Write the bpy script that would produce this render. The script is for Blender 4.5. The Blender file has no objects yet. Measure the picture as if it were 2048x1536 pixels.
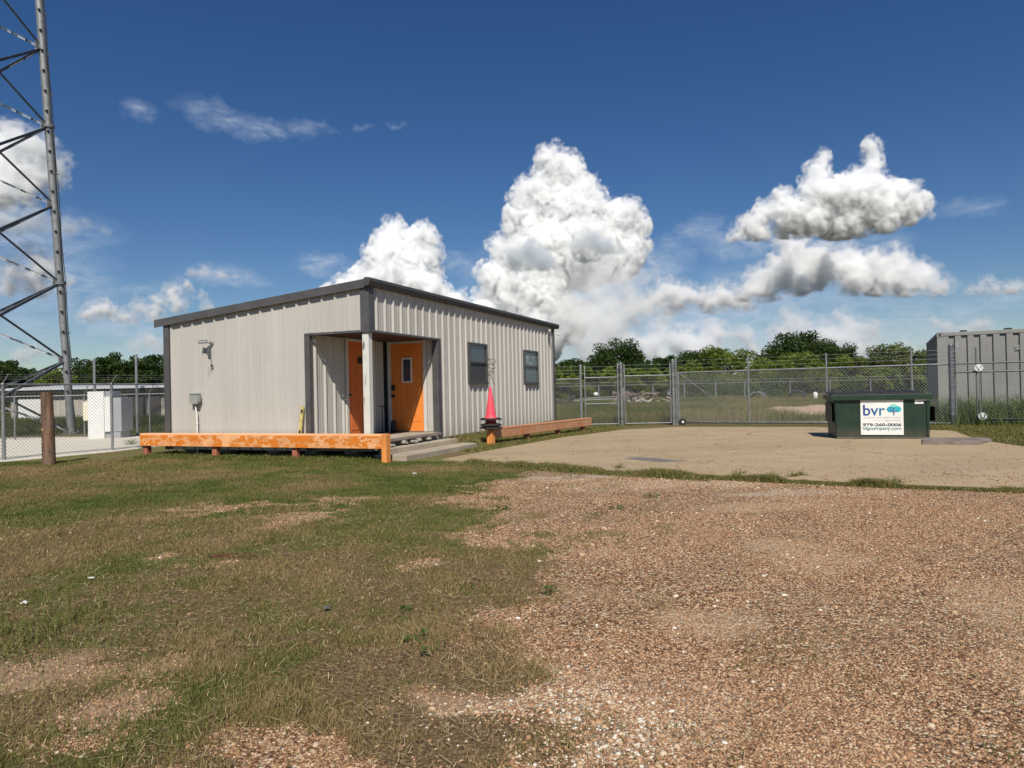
import bpy, math, random
import numpy as np
from mathutils import Vector, Matrix
R_ = math.radians
scene = bpy.context.scene
COL = scene.collection
# ------------------------------------------------------------------ camera
FPX, H = 1400.0, 1.28
PITCH, ROLL = math.atan(12/FPX), -0.022
cam_d = bpy.data.cameras.new('camera'); cam = bpy.data.objects.new('camera', cam_d); COL.objects.link(cam)
cam_d.sensor_width = 36; cam_d.lens = 36*FPX/2048; cam_d.clip_start = .05; cam_d.clip_end = 60000
CM = Matrix.Rotation(math.pi/2+PITCH, 3, 'X') @ Matrix.Rotation(ROLL, 3, 'Z')
cam.matrix_world = Matrix.Translation((0, 0, H)) @ CM.to_4x4()
scene.camera = cam
# ------------------------------------------------------------------ world / sun / exposure
SV = Vector((.350-.312, -.142-.772, 1.0)).normalized()       # towards the sun
ELEV = math.asin(SV.z)
world = bpy.data.worlds.new('World'); scene.world = world; world.use_nodes = True
wn = world.node_tree; wn.nodes.clear()
def build_world():
    N = wn.nodes; L = wn.links
    sky = N.new('ShaderNodeTexSky'); sky.sky_type = 'NISHITA'; sky.sun_disc = False
    sky.sun_elevation = ELEV; sky.sun_rotation = math.atan2(SV.x, SV.y)
    sky.altitude = 60; sky.air_density = 1.0; sky.dust_density = .1; sky.ozone_density = 4.0
    hs = N.new('ShaderNodeHueSaturation'); hs.inputs['Saturation'].default_value = 1.24; hs.inputs['Hue'].default_value = .508
    L.new(sky.outputs[0], hs.inputs['Color'])
    # faint high wisps in direction space (azimuth, elevation in degrees)
    tc = N.new('ShaderNodeTexCoord'); sp = N.new('ShaderNodeSeparateXYZ'); L.new(tc.outputs['Generated'], sp.inputs[0])
    def m(op, a, b=None, c=None, clamp=False):
        n = N.new('ShaderNodeMath'); n.operation = op; n.use_clamp = clamp
        for i, v in enumerate((a, b, c)):
            if v is None: continue
            if isinstance(v, (int, float)): n.inputs[i].default_value = v
            else: L.new(v, n.inputs[i])
        return n.outputs[0]
    az = m('MULTIPLY', m('ARCTAN2', sp.outputs[0], sp.outputs[1]), 57.2958)
    el = m('MULTIPLY', m('ARCSINE', sp.outputs[2]), 57.2958)
    cb = N.new('ShaderNodeCombineXYZ'); L.new(az, cb.inputs[0]); L.new(el, cb.inputs[1])
    nz = N.new('ShaderNodeTexNoise'); nz.inputs['Scale'].default_value = .55; nz.inputs['Detail'].default_value = 8; nz.inputs['Roughness'].default_value = .62
    L.new(cb.outputs[0], nz.inputs['Vector'])
    wv = N.new('ShaderNodeVectorMath'); wv.operation = 'MULTIPLY_ADD'
    L.new(nz.outputs['Color'], wv.inputs[0]); wv.inputs[1].default_value = (3.2, 2.2, 0)
    L.new(cb.outputs[0], wv.inputs[2])
    tot = None
    for (px, py, rx, ry, w) in WISPS:
        d = pray(px, py).normalized()
        a, e = math.degrees(math.atan2(d.x, d.y)), math.degrees(math.asin(d.z))
        s = N.new('ShaderNodeVectorMath'); s.operation = 'SUBTRACT'; L.new(wv.outputs[0], s.inputs[0]); s.inputs[1].default_value = (a+1.6, e+1.1, 0)
        k = N.new('ShaderNodeVectorMath'); k.operation = 'MULTIPLY'; L.new(s.outputs[0], k.inputs[0]); k.inputs[1].default_value = (24.4/rx, 24.4/ry, 0)
        q = N.new('ShaderNodeVectorMath'); q.operation = 'LENGTH'; L.new(k.outputs[0], q.inputs[0])
        g = m('MULTIPLY', m('SUBTRACT', 1.0, q.outputs['Value'], clamp=True), w)
        tot = g if tot is None else m('MAXIMUM', tot, g)
    n2 = N.new('ShaderNodeTexNoise'); n2.inputs['Scale'].default_value = .9; n2.inputs['Distortion'].default_value = .8; n2.inputs['Detail'].default_value = 10; n2.inputs['Roughness'].default_value = .6
    st_ = N.new('ShaderNodeVectorMath'); st_.operation = 'MULTIPLY'; L.new(cb.outputs[0], st_.inputs[0]); st_.inputs[1].default_value = (.55, 1.5, 1); L.new(st_.outputs[0], n2.inputs['Vector'])
    f = m('MULTIPLY', tot, m('MULTIPLY', m('SUBTRACT', n2.outputs['Fac'], .26, clamp=True), 3.2), clamp=True)
    mx = N.new('ShaderNodeMix'); mx.data_type = 'RGBA'; L.new(f, mx.inputs[0]); L.new(hs.outputs[0], mx.inputs[6]); mx.inputs[7].default_value = (7.5, 8.6, 10.4, 1)
    bg = N.new('ShaderNodeBackground'); bg.inputs[1].default_value = SKY_STRENGTH
    L.new(mx.outputs[2], bg.inputs[0])
    o = N.new('ShaderNodeOutputWorld'); L.new(bg.outputs[0], o.inputs[0])
SKY_STRENGTH = .065
sun_d = bpy.data.lights.new('sun', 'SUN'); sun_d.energy = 4.9; sun_d.angle = R_(.53); sun_d.color = (1, .93, .82)
sun = bpy.data.objects.new('sun', sun_d); COL.objects.link(sun)
sun.rotation_euler = SV.to_track_quat('Z', 'Y').to_euler(); sun.location = (0, -20, 30)
scene.view_settings.view_transform = 'Standard'; scene.view_settings.look = 'None'
scene.view_settings.exposure = 0.08; scene.view_settings.gamma = 1
scene.cycles.transparent_max_bounces = 16; scene.cycles.max_bounces = 22; scene.cycles.volume_bounces = 22; scene.cycles.volume_step_rate = 2; scene.cycles.volume_max_steps = 256
scene.cycles.diffuse_bounces = 2; scene.cycles.glossy_bounces = 3; scene.cycles.use_denoising = True
# ------------------------------------------------------------------ pixel helpers (photo pixels, 2048 x 1536)
ORG = Vector((0, 0, H))
def pray(px, py): return CM @ Vector(((px-1024)/FPX, -(py-768)/FPX, -1))
def G(px, py, z=0):
    d = pray(px, py); return ORG + d*((z-H)/d.z)
def AY(px, py, y):
    d = pray(px, py); return ORG + d*(y/d.y)
def PL(px, py, p0, n):
    d = pray(px, py); return ORG + d*(((p0-ORG).dot(n))/d.dot(n))
CAM_I = np.array(CM.transposed())
def proj(P):
    q = (np.asarray(P)-np.array([0, 0, H])) @ CAM_I.T
    return 1024+FPX*q[:, 0]/-q[:, 2], 768-FPX*q[:, 1]/-q[:, 2]
WISPS = [(400, 215, 60, 22, .32), (450, 238, 80, 26, .42), (520, 255, 80, 26, .48), (600, 262, 60, 20, .3), (645, 256, 30, 12, .25),
         (282, 220, 36, 24, .38), (725, 256, 16, 9, .2), (797, 250, 22, 8, .25), (1945, 418, 60, 22, .3), (1400, 460, 50, 35, .5), (1350, 500, 60, 40, .35),
         (640, 525, 60, 26, .75), (700, 545, 50, 26, .5), (920, 530, 45, 30, .55), (440, 552, 90, 26, .6), (500, 560, 50, 16, .4), (280, 580, 60, 20, .3),
         (1040, 560, 130, 100, .5), (1150, 640, 220, 110, .95), (1400, 650, 260, 90, .9), (1620, 680, 280, 70, .9), (1480, 600, 130, 80, .7), (1530, 480, 110, 50, .5),
         (1690, 492, 120, 26, .6), (1480, 482, 90, 40, .75), (1420, 468, 60, 40, .5), (1850, 640, 120, 50, .6), (1960, 690, 120, 40, .6),
         (1300, 540, 90, 60, .6), (1560, 590, 160, 60, .7), (1700, 590, 220, 50, .5), (1840, 680, 160, 40, .45), (1930, 640, 90, 26, .4),
         (60, 470, 150, 60, .6), (90, 560, 130, 90, .65), (60, 660, 140, 50, .4), (240, 650, 140, 34, .55), (300, 700, 90, 34, .6), (1210, 710, 200, 40, .8), (1990, 600, 100, 18, .45)]
build_world()
# ------------------------------------------------------------------ mesh helpers
class MB:
    def __init__(s): s.v = []; s.f = []; s.smooth = []
    def add(s, vs, fs, sm=False):
        b = len(s.v); s.v += [tuple(x) for x in vs]; s.f += [tuple(b+i for i in f) for f in fs]; s.smooth += [sm]*len(fs); return s
    def box(s, a, b, M=None):
        (x0, y0, z0), (x1, y1, z1) = a, b
        vs = [Vector(p) for p in ((x0, y0, z0), (x1, y0, z0), (x1, y1, z0), (x0, y1, z0), (x0, y0, z1), (x1, y0, z1), (x1, y1, z1), (x0, y1, z1))]
        if M is not None: vs = [M @ p for p in vs]
        return s.add(vs, [(0, 3, 2, 1), (4, 5, 6, 7), (0, 1, 5, 4), (1, 2, 6, 5), (2, 3, 7, 6), (3, 0, 4, 7)])
    def hexa(s, vs): return s.add(vs, [(0, 3, 2, 1), (4, 5, 6, 7), (0, 1, 5, 4), (1, 2, 6, 5), (2, 3, 7, 6), (3, 0, 4, 7)])
    def rod(s, p, q, r, r2=None, n=8, caps=True, sm=True):
        p, q = Vector(p), Vector(q); r2 = r if r2 is None else r2
        d = (q-p).normalized(); a = d.orthogonal().normalized(); b = d.cross(a)
        vs = []
        for c, rr in ((p, r), (q, r2)):
            for i in range(n):
                t = 2*math.pi*i/n; vs.append(c+(a*math.cos(t)+b*math.sin(t))*rr)
        s.add(vs, [(i, (i+1) % n, n+(i+1) % n, n+i) for i in range(n)], sm)
        if caps: s.add(vs, [tuple(range(n-1, -1, -1)), tuple(range(n, 2*n))])
        return s
    def bar(s, p, q, w, h, up=(0, 0, 1)):
        p, q = Vector(p), Vector(q); d = (q-p).normalized(); sd = d.cross(Vector(up)).normalized(); u = sd.cross(d)
        vs = []
        for c in (p, q):
            for (i, j) in ((-1, -1), (1, -1), (1, 1), (-1, 1)): vs.append(c+sd*(w/2*i)+u*(h/2*j))
        return s.add(vs, [(3, 2, 1, 0), (4, 5, 6, 7), (0, 1, 5, 4), (1, 2, 6, 5), (2, 3, 7, 6), (3, 0, 4, 7)])
    def tube(s, pts, r, n=6):
        pts = [Vector(p) for p in pts]; rings = []; a = None
        for i, p in enumerate(pts):
            d = (pts[min(i+1, len(pts)-1)]-pts[max(i-1, 0)]).normalized()
            if a is None: a = d.orthogonal().normalized()
            a = (a-d*a.dot(d)).normalized(); b = d.cross(a); rr = r(i/(len(pts)-1)) if callable(r) else r
            rings.append([p+(a*math.cos(2*math.pi*k/n)+b*math.sin(2*math.pi*k/n))*rr for k in range(n)])
        vs = [x for rg in rings for x in rg]; fs = []
        for i in range(len(pts)-1):
            for k in range(n): fs.append((i*n+k, i*n+(k+1) % n, (i+1)*n+(k+1) % n, (i+1)*n+k))
        fs += [tuple(range(n-1, -1, -1)), tuple(range((len(pts)-1)*n, len(pts)*n))]
        return s.add(vs, fs, True)
    def lathe(s, c, prof, n=24, sm=True):
        vs = []; fs = []
        for (r, z) in prof:
            for k in range(n):
                t = 2*math.pi*k/n; vs.append((c[0]+r*math.cos(t), c[1]+r*math.sin(t), c[2]+z))
        for i in range(len(prof)-1):
            for k in range(n): fs.append((i*n+k, i*n+(k+1) % n, (i+1)*n+(k+1) % n, (i+1)*n+k))
        return s.add(vs, fs, sm)
    def prism(s, poly, z0, z1):
        n = len(poly); vs = [(p[0], p[1], z0) for p in poly]+[(p[0], p[1], z1) for p in poly]
        return s.add(vs, [tuple(range(n-1, -1, -1)), tuple(range(n, 2*n))]+[(i, (i+1) % n, n+(i+1) % n, n+i) for i in range(n)])
    def build(s, name, mat, parent=None, bevel=0):
        me = bpy.data.meshes.new(name); me.from_pydata(s.v, [], s.f)
        me.polygons.foreach_set('use_smooth', s.smooth); me.materials.append(mat); me.update()
        o = bpy.data.objects.new(name, me); COL.objects.link(o)
        if parent is not None: o.parent = parent
        if bevel:
            b = o.modifiers.new('bevel', 'BEVEL'); b.width = bevel; b.segments = 2; b.limit_method = 'ANGLE'
        return o
def tri_mesh(name, V, T, mat, attr=None, smooth=False, parent=None):
    V = np.asarray(V, np.float32); T = np.asarray(T, np.int32); me = bpy.data.meshes.new(name)
    k = T.shape[1]
    me.vertices.add(len(V)); me.vertices.foreach_set('co', V.ravel()); me.loops.add(T.size); me.loops.foreach_set('vertex_index', T.ravel())
    me.polygons.add(len(T)); me.polygons.foreach_set('loop_start', np.arange(0, T.size, k, dtype=np.int32))
    me.polygons.foreach_set('loop_total', np.full(len(T), k, np.int32))
    me.polygons.foreach_set('use_smooth', np.full(len(T), smooth))
    if attr:
        for nm, a in attr.items():
            at = me.attributes.new(nm, 'FLOAT', 'POINT'); at.data.foreach_set('value', np.asarray(a, np.float32))
    me.materials.append(mat); me.update(calc_edges=True)
    o = bpy.data.objects.new(name, me); COL.objects.link(o)
    if parent is not None: o.parent = parent
    return o
def tag(o, label=None, cat=None, group=None, kind=None):
    if label: o['label'] = label
    if cat: o['category'] = cat
    if group: o['group'] = group
    if kind: o['kind'] = kind
    return o
def thing(name, label, cat, loc=(0, 0, 0), rz=0, group=None):
    o = bpy.data.objects.new(name, None); COL.objects.link(o); o.location = loc; o.rotation_euler = (0, 0, rz); o.empty_display_size = .2
    return tag(o, label, cat, group)
def copy_tree(o, parent=None):
    c = o.copy(); COL.objects.link(c); c.parent = parent
    for ch in [x for x in bpy.data.objects if x.parent == o]: copy_tree(ch, c)
    return c
# ------------------------------------------------------------------ material helpers
class MT:
    def __init__(s, name):
        s.m = bpy.data.materials.new(name); s.m.use_nodes = True; s.t = s.m.node_tree; s.N = s.t.nodes; s.L = s.t.links
        s.b = s.N['Principled BSDF']; s.out = s.N['Material Output']
        s.co = s.N.new('ShaderNodeTexCoord').outputs['Object']
    def set(s, sock, v):
        if isinstance(v, (int, float)): sock.default_value = v
        elif isinstance(v, (tuple, list)): sock.default_value = (*v, 1)[:len(sock.default_value)] if len(v) < len(sock.default_value) else v
        else: s.L.new(v, sock)
    def noise(s, sc, det=4, rough=.55, co=None, stretch=None, dist=0):
        n = s.N.new('ShaderNodeTexNoise'); n.inputs['Scale'].default_value = sc; n.inputs['Detail'].default_value = det
        n.inputs['Roughness'].default_value = rough; n.inputs['Distortion'].default_value = dist
        co = co or s.co
        if stretch:
            mp = s.N.new('ShaderNodeMapping'); mp.inputs['Scale'].default_value = stretch; s.L.new(co, mp.inputs[0]); co = mp.outputs[0]
        s.L.new(co, n.inputs['Vector']); return n.outputs['Fac']
    def voro(s, sc, feat='F1', out='Distance', rnd=1, co=None):
        n = s.N.new('ShaderNodeTexVoronoi'); n.feature = feat; n.inputs['Scale'].default_value = sc; n.inputs['Randomness'].default_value = rnd
        s.L.new(co or s.co, n.inputs['Vector']); return n.outputs[out]
    def math(s, op, a, b=None, c=None, clamp=False):
        n = s.N.new('ShaderNodeMath'); n.operation = op; n.use_clamp = clamp
        for i, v in enumerate((a, b, c)):
            if v is not None: s.set(n.inputs[i], v)
        return n.outputs[0]
    def step(s, v, a, b):
        n = s.N.new('ShaderNodeMapRange'); n.clamp = True; s.set(n.inputs[0], v); n.inputs[1].default_value = a; n.inputs[2].default_value = b; return n.outputs[0]
    def mix(s, f, a, b, mode='MIX'):
        n = s.N.new('ShaderNodeMix'); n.data_type = 'RGBA'; n.blend_type = mode; s.set(n.inputs[0], f); s.set(n.inputs[6], a); s.set(n.inputs[7], b); return n.outputs[2]
    def ramp(s, f, stops, interp='LINEAR'):
        n = s.N.new('ShaderNodeValToRGB'); n.color_ramp.interpolation = interp; e = n.color_ramp.elements
        while len(e) < len(stops): e.new(.5)
        for i, (p, c) in enumerate(stops): e[i].position = p; e[i].color = (*c, 1)
        s.set(n.inputs[0], f); return n.outputs[0]
    def attr(s, name):
        n = s.N.new('ShaderNodeAttribute'); n.attribute_name = name; return n.outputs['Fac']
    def sep(s, co=None):
        n = s.N.new('ShaderNodeSeparateXYZ'); s.L.new(co or s.co, n.inputs[0]); return n.outputs
    def bump(s, h, strength=.5, dist=.01):
        n = s.N.new('ShaderNodeBump'); n.inputs['Strength'].default_value = strength; n.inputs['Distance'].default_value = dist
        s.set(n.inputs['Height'], h); s.L.new(n.outputs[0], s.b.inputs['Normal'])
    def fin(s, col=None, rough=.7, metal=0, spec=.4):
        if col is not None: s.set(s.b.inputs['Base Color'], col)
        s.set(s.b.inputs['Roughness'], rough); s.set(s.b.inputs['Metallic'], metal); s.b.inputs['Specular IOR Level'].default_value = spec
        return s.m
def rough_mat(name, col, var=.25, sc=6, rough=.7, metal=0, spec=.4, bump=.15, bsc=40, stretch=None):
    t = MT(name); n = t.noise(sc, 6, .6, stretch=stretch)
    lo = tuple(c*(1-var) for c in col); hi = tuple(min(1, c*(1+var)) for c in col)
    c = t.ramp(n, [(.3, lo), (.7, hi)])
    if bump: t.bump(t.noise(bsc, 4, .6, stretch=stretch), bump, .005)
    return t.fin(c, rough, metal, spec)
# ------------------------------------------------------------------ materials
t = MT('panel_paint'); n = t.noise(1.2, 5, .6, stretch=(1, 1, .15)); s2 = t.noise(9, 4, .6, stretch=(1, 1, .04)); gr = t.noise(1.1, 6, .7, stretch=(1, 1, .35))
z = t.sep()[2]
c = t.mix(t.step(n, .35, .7), (.445, .43, .392), (.515, .497, .455)); c = t.mix(t.math('MULTIPLY', t.step(s2, .5, .75), .35), c, (.40, .38, .35))
c = t.mix(t.math('MULTIPLY', t.step(gr, .55, .8), t.math('MULTIPLY', t.step(z, 1.9, 3.0), .5)), c, (.30, .27, .24))
c = t.mix(t.math('MULTIPLY', t.step(t.noise(22, 3, .6), .62, .7), t.math('MULTIPLY', t.step(z, .75, .25), .6)), c, (.30, .24, .17)); c = t.mix(t.math('MULTIPLY', t.math('MULTIPLY', t.step(z, .62, .22), t.noise(9, 5, .7)), .75), c, (.30, .25, .19)); c = t.mix(t.math('MULTIPLY', t.step(t.noise(16, 4, .6, stretch=(1, 1, .02)), .66, .72), .45), c, (.33, .25, .18))
t.bump(t.noise(2.2, 3, .5), .35, .02)
M_PANEL = t.fin(c, .45, 0, .4)
M_TRIM = rough_mat('trim_dark', (.085, .083, .085), .18, 3, .45, 0, .4, .05)
M_TRIMD = rough_mat('trim_darker_grey', (.065, .065, .068), .18, 3, .5)  # slightly darker grey than the main trim
M_GAL = rough_mat('galvanised', (.23, .24, .245), .22, 5, .5, .35, .5, .08, 30)
M_WIRE = rough_mat('galvanised_wire', (.36, .375, .37), .15, 9, .5, .4, .5, 0)
M_FWIRE = rough_mat('fence_wire_grey', (.26, .27, .265), .15, 9, .5, .4, .5, 0)
M_GALD = rough_mat('galvanised_dull', (.17, .18, .19), .3, 6, .5, .5, .4, .1, 30)
M_BRACE = rough_mat('brace_steel', (.11, .12, .135), .3, 4, .5, .4, .4, .05)
M_BRACEL = rough_mat('brace_steel_light', (.48, .5, .52), .2, 4, .5, .3, .4, .05)
M_WHITE = rough_mat('white_enamel', (.72, .72, .70), .05, 3, .5)
M_GREYP = rough_mat('grey_enamel', (.33, .34, .36), .1, 3, .5)
M_BLACK = rough_mat('black_rubber', (.022, .022, .022), .3, 8, .6)
M_DARK = rough_mat('dark_steel', (.04, .042, .045), .3, 8, .5, .3)
t = MT('peeling_paint'); n = t.noise(6.5, 8, .66, stretch=(.6, 1, 1.2), dist=.7); ch = t.noise(13, 6, .66, dist=.3); gn = t.noise(30, 3, .6, stretch=(.1, 1, 1))
c = t.mix(t.step(n, .49, .505), (.76, .37, .16), (.68, .20, .02)); c = t.mix(t.step(t.noise(3.5, 5, .6), .56, .575), c, (.84, .44, .21))
c = t.mix(t.step(ch, .64, .65), c, (.14, .045, .02)); c = t.mix(t.math('MULTIPLY', t.step(t.noise(2.2, 6, .7, stretch=(1, 1, 2)), .52, .7), .35), c, (.34, .13, .04)); c = t.mix(t.math('MULTIPLY', t.step(gn, .45, .75), .22), c, (.42, .17, .06))
t.bump(t.math('ADD', t.step(n, .49, .505), t.math('MULTIPLY', gn, .5)), .4, .004)
M_PEEL = t.fin(c, .6, 0, .3)
t = MT('faded_orange_board'); n = t.noise(4, 5, .6, stretch=(.3, 1, 1)); c = t.mix(t.step(n, .35, .7), (.80, .40, .19), (.88, .52, .30)); c = t.mix(t.step(t.noise(16, 6, .65), .66, .68), c, (.3, .12, .06))
t.bump(t.noise(25, 3, .6, stretch=(.1, 1, 1)), .3, .003); M_CAP = t.fin(c, .65, 0, .3)
t = MT('dull_orange_board'); n = t.noise(4, 5, .6, stretch=(.4, .4, 1)); c = t.mix(t.step(n, .35, .7), (.46, .22, .12), (.56, .30, .17)); pe = t.noise(6, 6, .68)
c = t.mix(t.step(pe, .57, .58), c, (.50, .15, .03)); c = t.mix(t.step(t.noise(12, 6, .6), .66, .67), c, (.62, .5, .4))
t.bump(t.step(pe, .57, .58), .35, .004); M_DULL = t.fin(c, .65, 0, .3)
M_POSTRED = rough_mat('red_brown_post', (.33, .12, .07), .3, 9, .75, 0, .3, .5, 40, (1, 1, .2))
M_POSTORANGE = rough_mat('orange_post', (.70, .27, .075), .2, 9, .65, 0, .3, .4, 40, (1, 1, .2))
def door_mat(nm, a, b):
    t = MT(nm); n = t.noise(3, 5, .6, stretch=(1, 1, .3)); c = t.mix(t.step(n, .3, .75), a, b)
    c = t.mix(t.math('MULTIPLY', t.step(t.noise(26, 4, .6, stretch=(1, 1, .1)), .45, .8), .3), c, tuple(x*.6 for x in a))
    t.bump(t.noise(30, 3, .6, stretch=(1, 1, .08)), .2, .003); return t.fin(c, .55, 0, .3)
M_DOOR = door_mat('orange_door', (.76, .215, .032), (.82, .28, .06)); M_DOOR2 = door_mat('orange_door_shade_toned', (.62, .15, .032), (.68, .20, .06))  # the second door's darker red carries porch shade in its colour
t = MT('weathered_white_paint'); n = t.noise(9, 6, .65, stretch=(1, 1, .12)); c = t.mix(t.step(n, .60, .63), (.66, .66, .61), (.20, .17, .14)); t.bump(n, .4, .004)
M_WPOST = t.fin(t.mix(t.math('MULTIPLY', t.step(t.noise(5, 4), .4, .7), .3), c, (.45, .45, .41)), .7)
M_DTRIM = rough_mat('door_casing', (.55, .53, .49), .1, 4, .6)
def glass_mat(nm, col, r=.05):
    t = MT(nm); t.bump(t.noise(2.5, 2, .5), .08, .02); return t.fin(t.mix(t.noise(2, 3), col, tuple(x*1.8 for x in col)), r, 0, .8)
M_GLASS = glass_mat('window_glass', (.035, .045, .06), .08); M_GLASS2 = glass_mat('hazed_glass', (.10, .13, .14), .2); M_SCREEN = rough_mat('insect_screen', (.055, .06, .065), .15, 60, .6)
M_FRAME = rough_mat('bronze_frame', (.07, .07, .07), .15, 6, .45)
def concrete(nm, a, b, dk, sc=1.0):
    t = MT(nm); n = t.noise(.6*sc, 6, .62); f = t.noise(60, 5, .7); c = t.mix(t.step(n, .35, .68), a, b)
    c = t.mix(t.math('MULTIPLY', t.step(f, .5, .72), .5), c, dk); c = t.mix(t.math('MULTIPLY', t.step(t.noise(2.3*sc, 7, .7), .58, .72), .5), c, dk)
    ed = t.voro(.45*sc, 'DISTANCE_TO_EDGE', 'Distance', co=None)
    t.bump(f, .35, .004); return t, c
t, c = concrete('pad_concrete', (.375, .285, .175), (.44, .34, .215), (.25, .18, .11))
sp = t.voro(9, 'F1', 'Distance'); c = t.mix(t.math('MULTIPLY', t.math('LESS_THAN', sp, .07), .7), c, (.12, .09, .06)); wv_ = t.math('ABSOLUTE', t.math('SUBTRACT', t.noise(.28, 5, .6, dist=.4), .5)); c = t.mix(t.math('MULTIPLY', t.math('LESS_THAN', wv_, .0022), .75), c, (.10, .08, .05)); c = t.mix(t.math('MULTIPLY', t.step(t.noise(3.5, 6, .75), .60, .70), .5), c, (.24, .18, .115)); c = t.mix(t.math('MULTIPLY', t.step(t.noise(200, 3, .7), .5, .62), .3), c, (.22, .16, .10))
st = t.noise(.35, 4, .6, stretch=(.3, 1.6, 1)); c = t.mix(t.math('MULTIPLY', t.step(st, .5, .72), .6), c, (.27, .215, .15)); c = t.mix(t.math('MULTIPLY', t.step(t.noise(1.1, 7, .75), .57, .66), .45), c, (.47, .38, .27))
M_PAD = t.fin(c, .85, 0, .25)
t, c = concrete('step_concrete', (.34, .29, .22), (.46, .40, .31), (.2, .165, .12), 3); M_STEP = t.fin(c, .85, 0, .25)
t, c = concrete('block_concrete', (.25, .22, .19), (.36, .33, .28), (.12, .1, .08), 3); M_BLOCK = t.fin(c, .85, 0, .25)
M_PATCH = rough_mat('asphalt_patch', (.17, .16, .15), .3, 20, .8, 0, .3, .4, 80)
t = MT('weathered_deck'); n = t.noise(8, 5, .6, stretch=(.2, 1, 1)); c = t.mix(t.step(n, .3, .7), (.16, .13, .11), (.34, .29, .25)); t.bump(n, .5, .006); M_DECK = t.fin(c, .8)
t = MT('plywood_sheet'); n = t.noise(3, 6, .65); c = t.mix(t.step(n, .35, .7), (.13, .10, .085), (.30, .25, .22)); t.bump(n, .5, .01); M_PLY = t.fin(c, .8)
t = MT('creosote_wood'); n = t.noise(7, 6, .65, stretch=(1, 1, .08)); m2 = t.noise(2, 4); c = t.mix(t.step(n, .40, .62), (.035, .02, .013), (.24, .135, .08)); c = t.mix(t.math('MULTIPLY', t.step(m2, .45, .65), .7), c, (.20, .15, .115)); c = t.mix(t.math('MULTIPLY', t.step(t.noise(14, 4, .7), .6, .7), .8), c, (.03, .018, .012))
t.bump(n, .8, .01); M_POLE = t.fin(c, .8)
t = MT('cone_plastic'); c = t.mix(t.noise(8, 4), (.72, .045, .075), (.86, .10, .14)); M_CONE = t.fin(c, .5)
M_CONE2 = rough_mat('cone_plastic_dark_red', (.28, .02, .02), .3, 9, .6)  # darker red for the lower cones of the stack
M_YEL = rough_mat('yellow_aluminium', (.52, .44, .16), .2, 12, .5)
t = MT('dumpster_green'); n = t.noise(2.5, 5, .6); c = t.mix(t.step(n, .35, .7), (.010, .028, .017), (.017, .042, .024)); c = t.mix(t.math('MULTIPLY', t.step(t.noise(14, 6, .7), .60, .70), .7), c, (.055, .075, .055)); c = t.mix(t.math('MULTIPLY', t.step(t.noise(5, 8, .75, stretch=(1, 1, .5)), .60, .66), .6), c, (.075, .05, .032)); c = t.mix(t.math('MULTIPLY', t.math('MULTIPLY', t.step(t.sep()[2], .3, .0), t.noise(11, 5, .7)), .8), c, (.14, .11, .075))
t.bump(t.noise(1.5, 2), .3, .03); M_BIN = t.fin(c, .48, 0, .4)
t = MT('container_grey'); n = t.noise(.9, 6, .65); c = t.mix(t.step(n, .35, .7), (.225, .225, .215), (.285, .285, .27)); c = t.mix(t.math('MULTIPLY', t.step(t.noise(5, 6, .7, stretch=(1, 1, .3)), .62, .7), .5), c, (.12, .10, .09))
M_CONT = t.fin(c, .6, 0, .3)
def leaf(nm, a, b, rough=.6, tr=.25, straw=None):
    t = MT(nm); f = t.attr('tint'); st = [(0, a), (.6 if straw else 1, b)]
    if straw: st += [(.75, straw), (1, tuple(x*1.25 for x in straw))]
    c = t.ramp(f, st); t.fin(c, rough, 0, .25)
    tl = t.N.new('ShaderNodeBsdfTranslucent'); t.L.new(c, tl.inputs[0]); mx = t.N.new('ShaderNodeMixShader'); mx.inputs[0].default_value = tr
    t.L.new(t.b.outputs[0], mx.inputs[1]); t.L.new(tl.outputs[0], mx.inputs[2]); t.L.new(mx.outputs[0], t.out.inputs[0]); return t.m
M_LEAFD = leaf('leaves_dark', (.014, .034, .006), (.055, .095, .016)); M_LEAFL = leaf('leaves_light', (.065, .105, .013), (.18, .23, .03)); M_LEAFP = leaf('leaves_pale', (.07, .10, .035), (.19, .22, .08))
M_BARK = rough_mat('bark', (.09, .07, .05), .3, 6, .9, 0, .2, .6, 20)
M_BLADE = leaf('lawn_blades', (.075, .115, .022), (.185, .185, .05), .65, .25, (.27, .20, .095))
M_FIELD = leaf('field_blades', (.05, .075, .015), (.17, .17, .055), .65, .25, (.26, .19, .09))
M_WEED = leaf('weed_blades', (.05, .095, .02), (.20, .25, .08), .6, .3)
M_STRAW = rough_mat('dry_straw', (.42, .33, .19), .25, 9, .8)
# ------------------------------------------------------------------ building frame
C0 = G(742, 893.7, .26); C0.z = 0
BA = -R_(22); U = Vector((math.cos(BA), math.sin(BA), 0)); V = Vector((-math.sin(BA), math.cos(BA), 0))
# ------------------------------------------------------------------ ground masks
rng = np.random.default_rng(7); random.seed(7)
_tab = rng.random((512, 512))
def vnoise(x, y, sc):
    x = np.asarray(x)*sc+171.3; y = np.asarray(y)*sc+93.7
    xi = np.floor(x).astype(int); yi = np.floor(y).astype(int); fx = x-xi; fy = y-yi; fx = fx*fx*(3-2*fx); fy = fy*fy*(3-2*fy)
    g = lambda a, b: _tab[a % 512, b % 512]
    return (g(xi, yi)*(1-fx)+g(xi+1, yi)*fx)*(1-fy)+(g(xi, yi+1)*(1-fx)+g(xi+1, yi+1)*fx)*fy
def fbm(x, y, sc, o=4):
    s = 0; a = 1; tt = 0
    for i in range(o): s = s+a*vnoise(x+i*13.1, y-i*7.7, sc*2**i); tt += a; a *= .55
    return s/tt
def sstep(v, a, b):
    q = np.clip((v-a)/(b-a), 0, 1); return q*q*(3-2*q)
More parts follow.
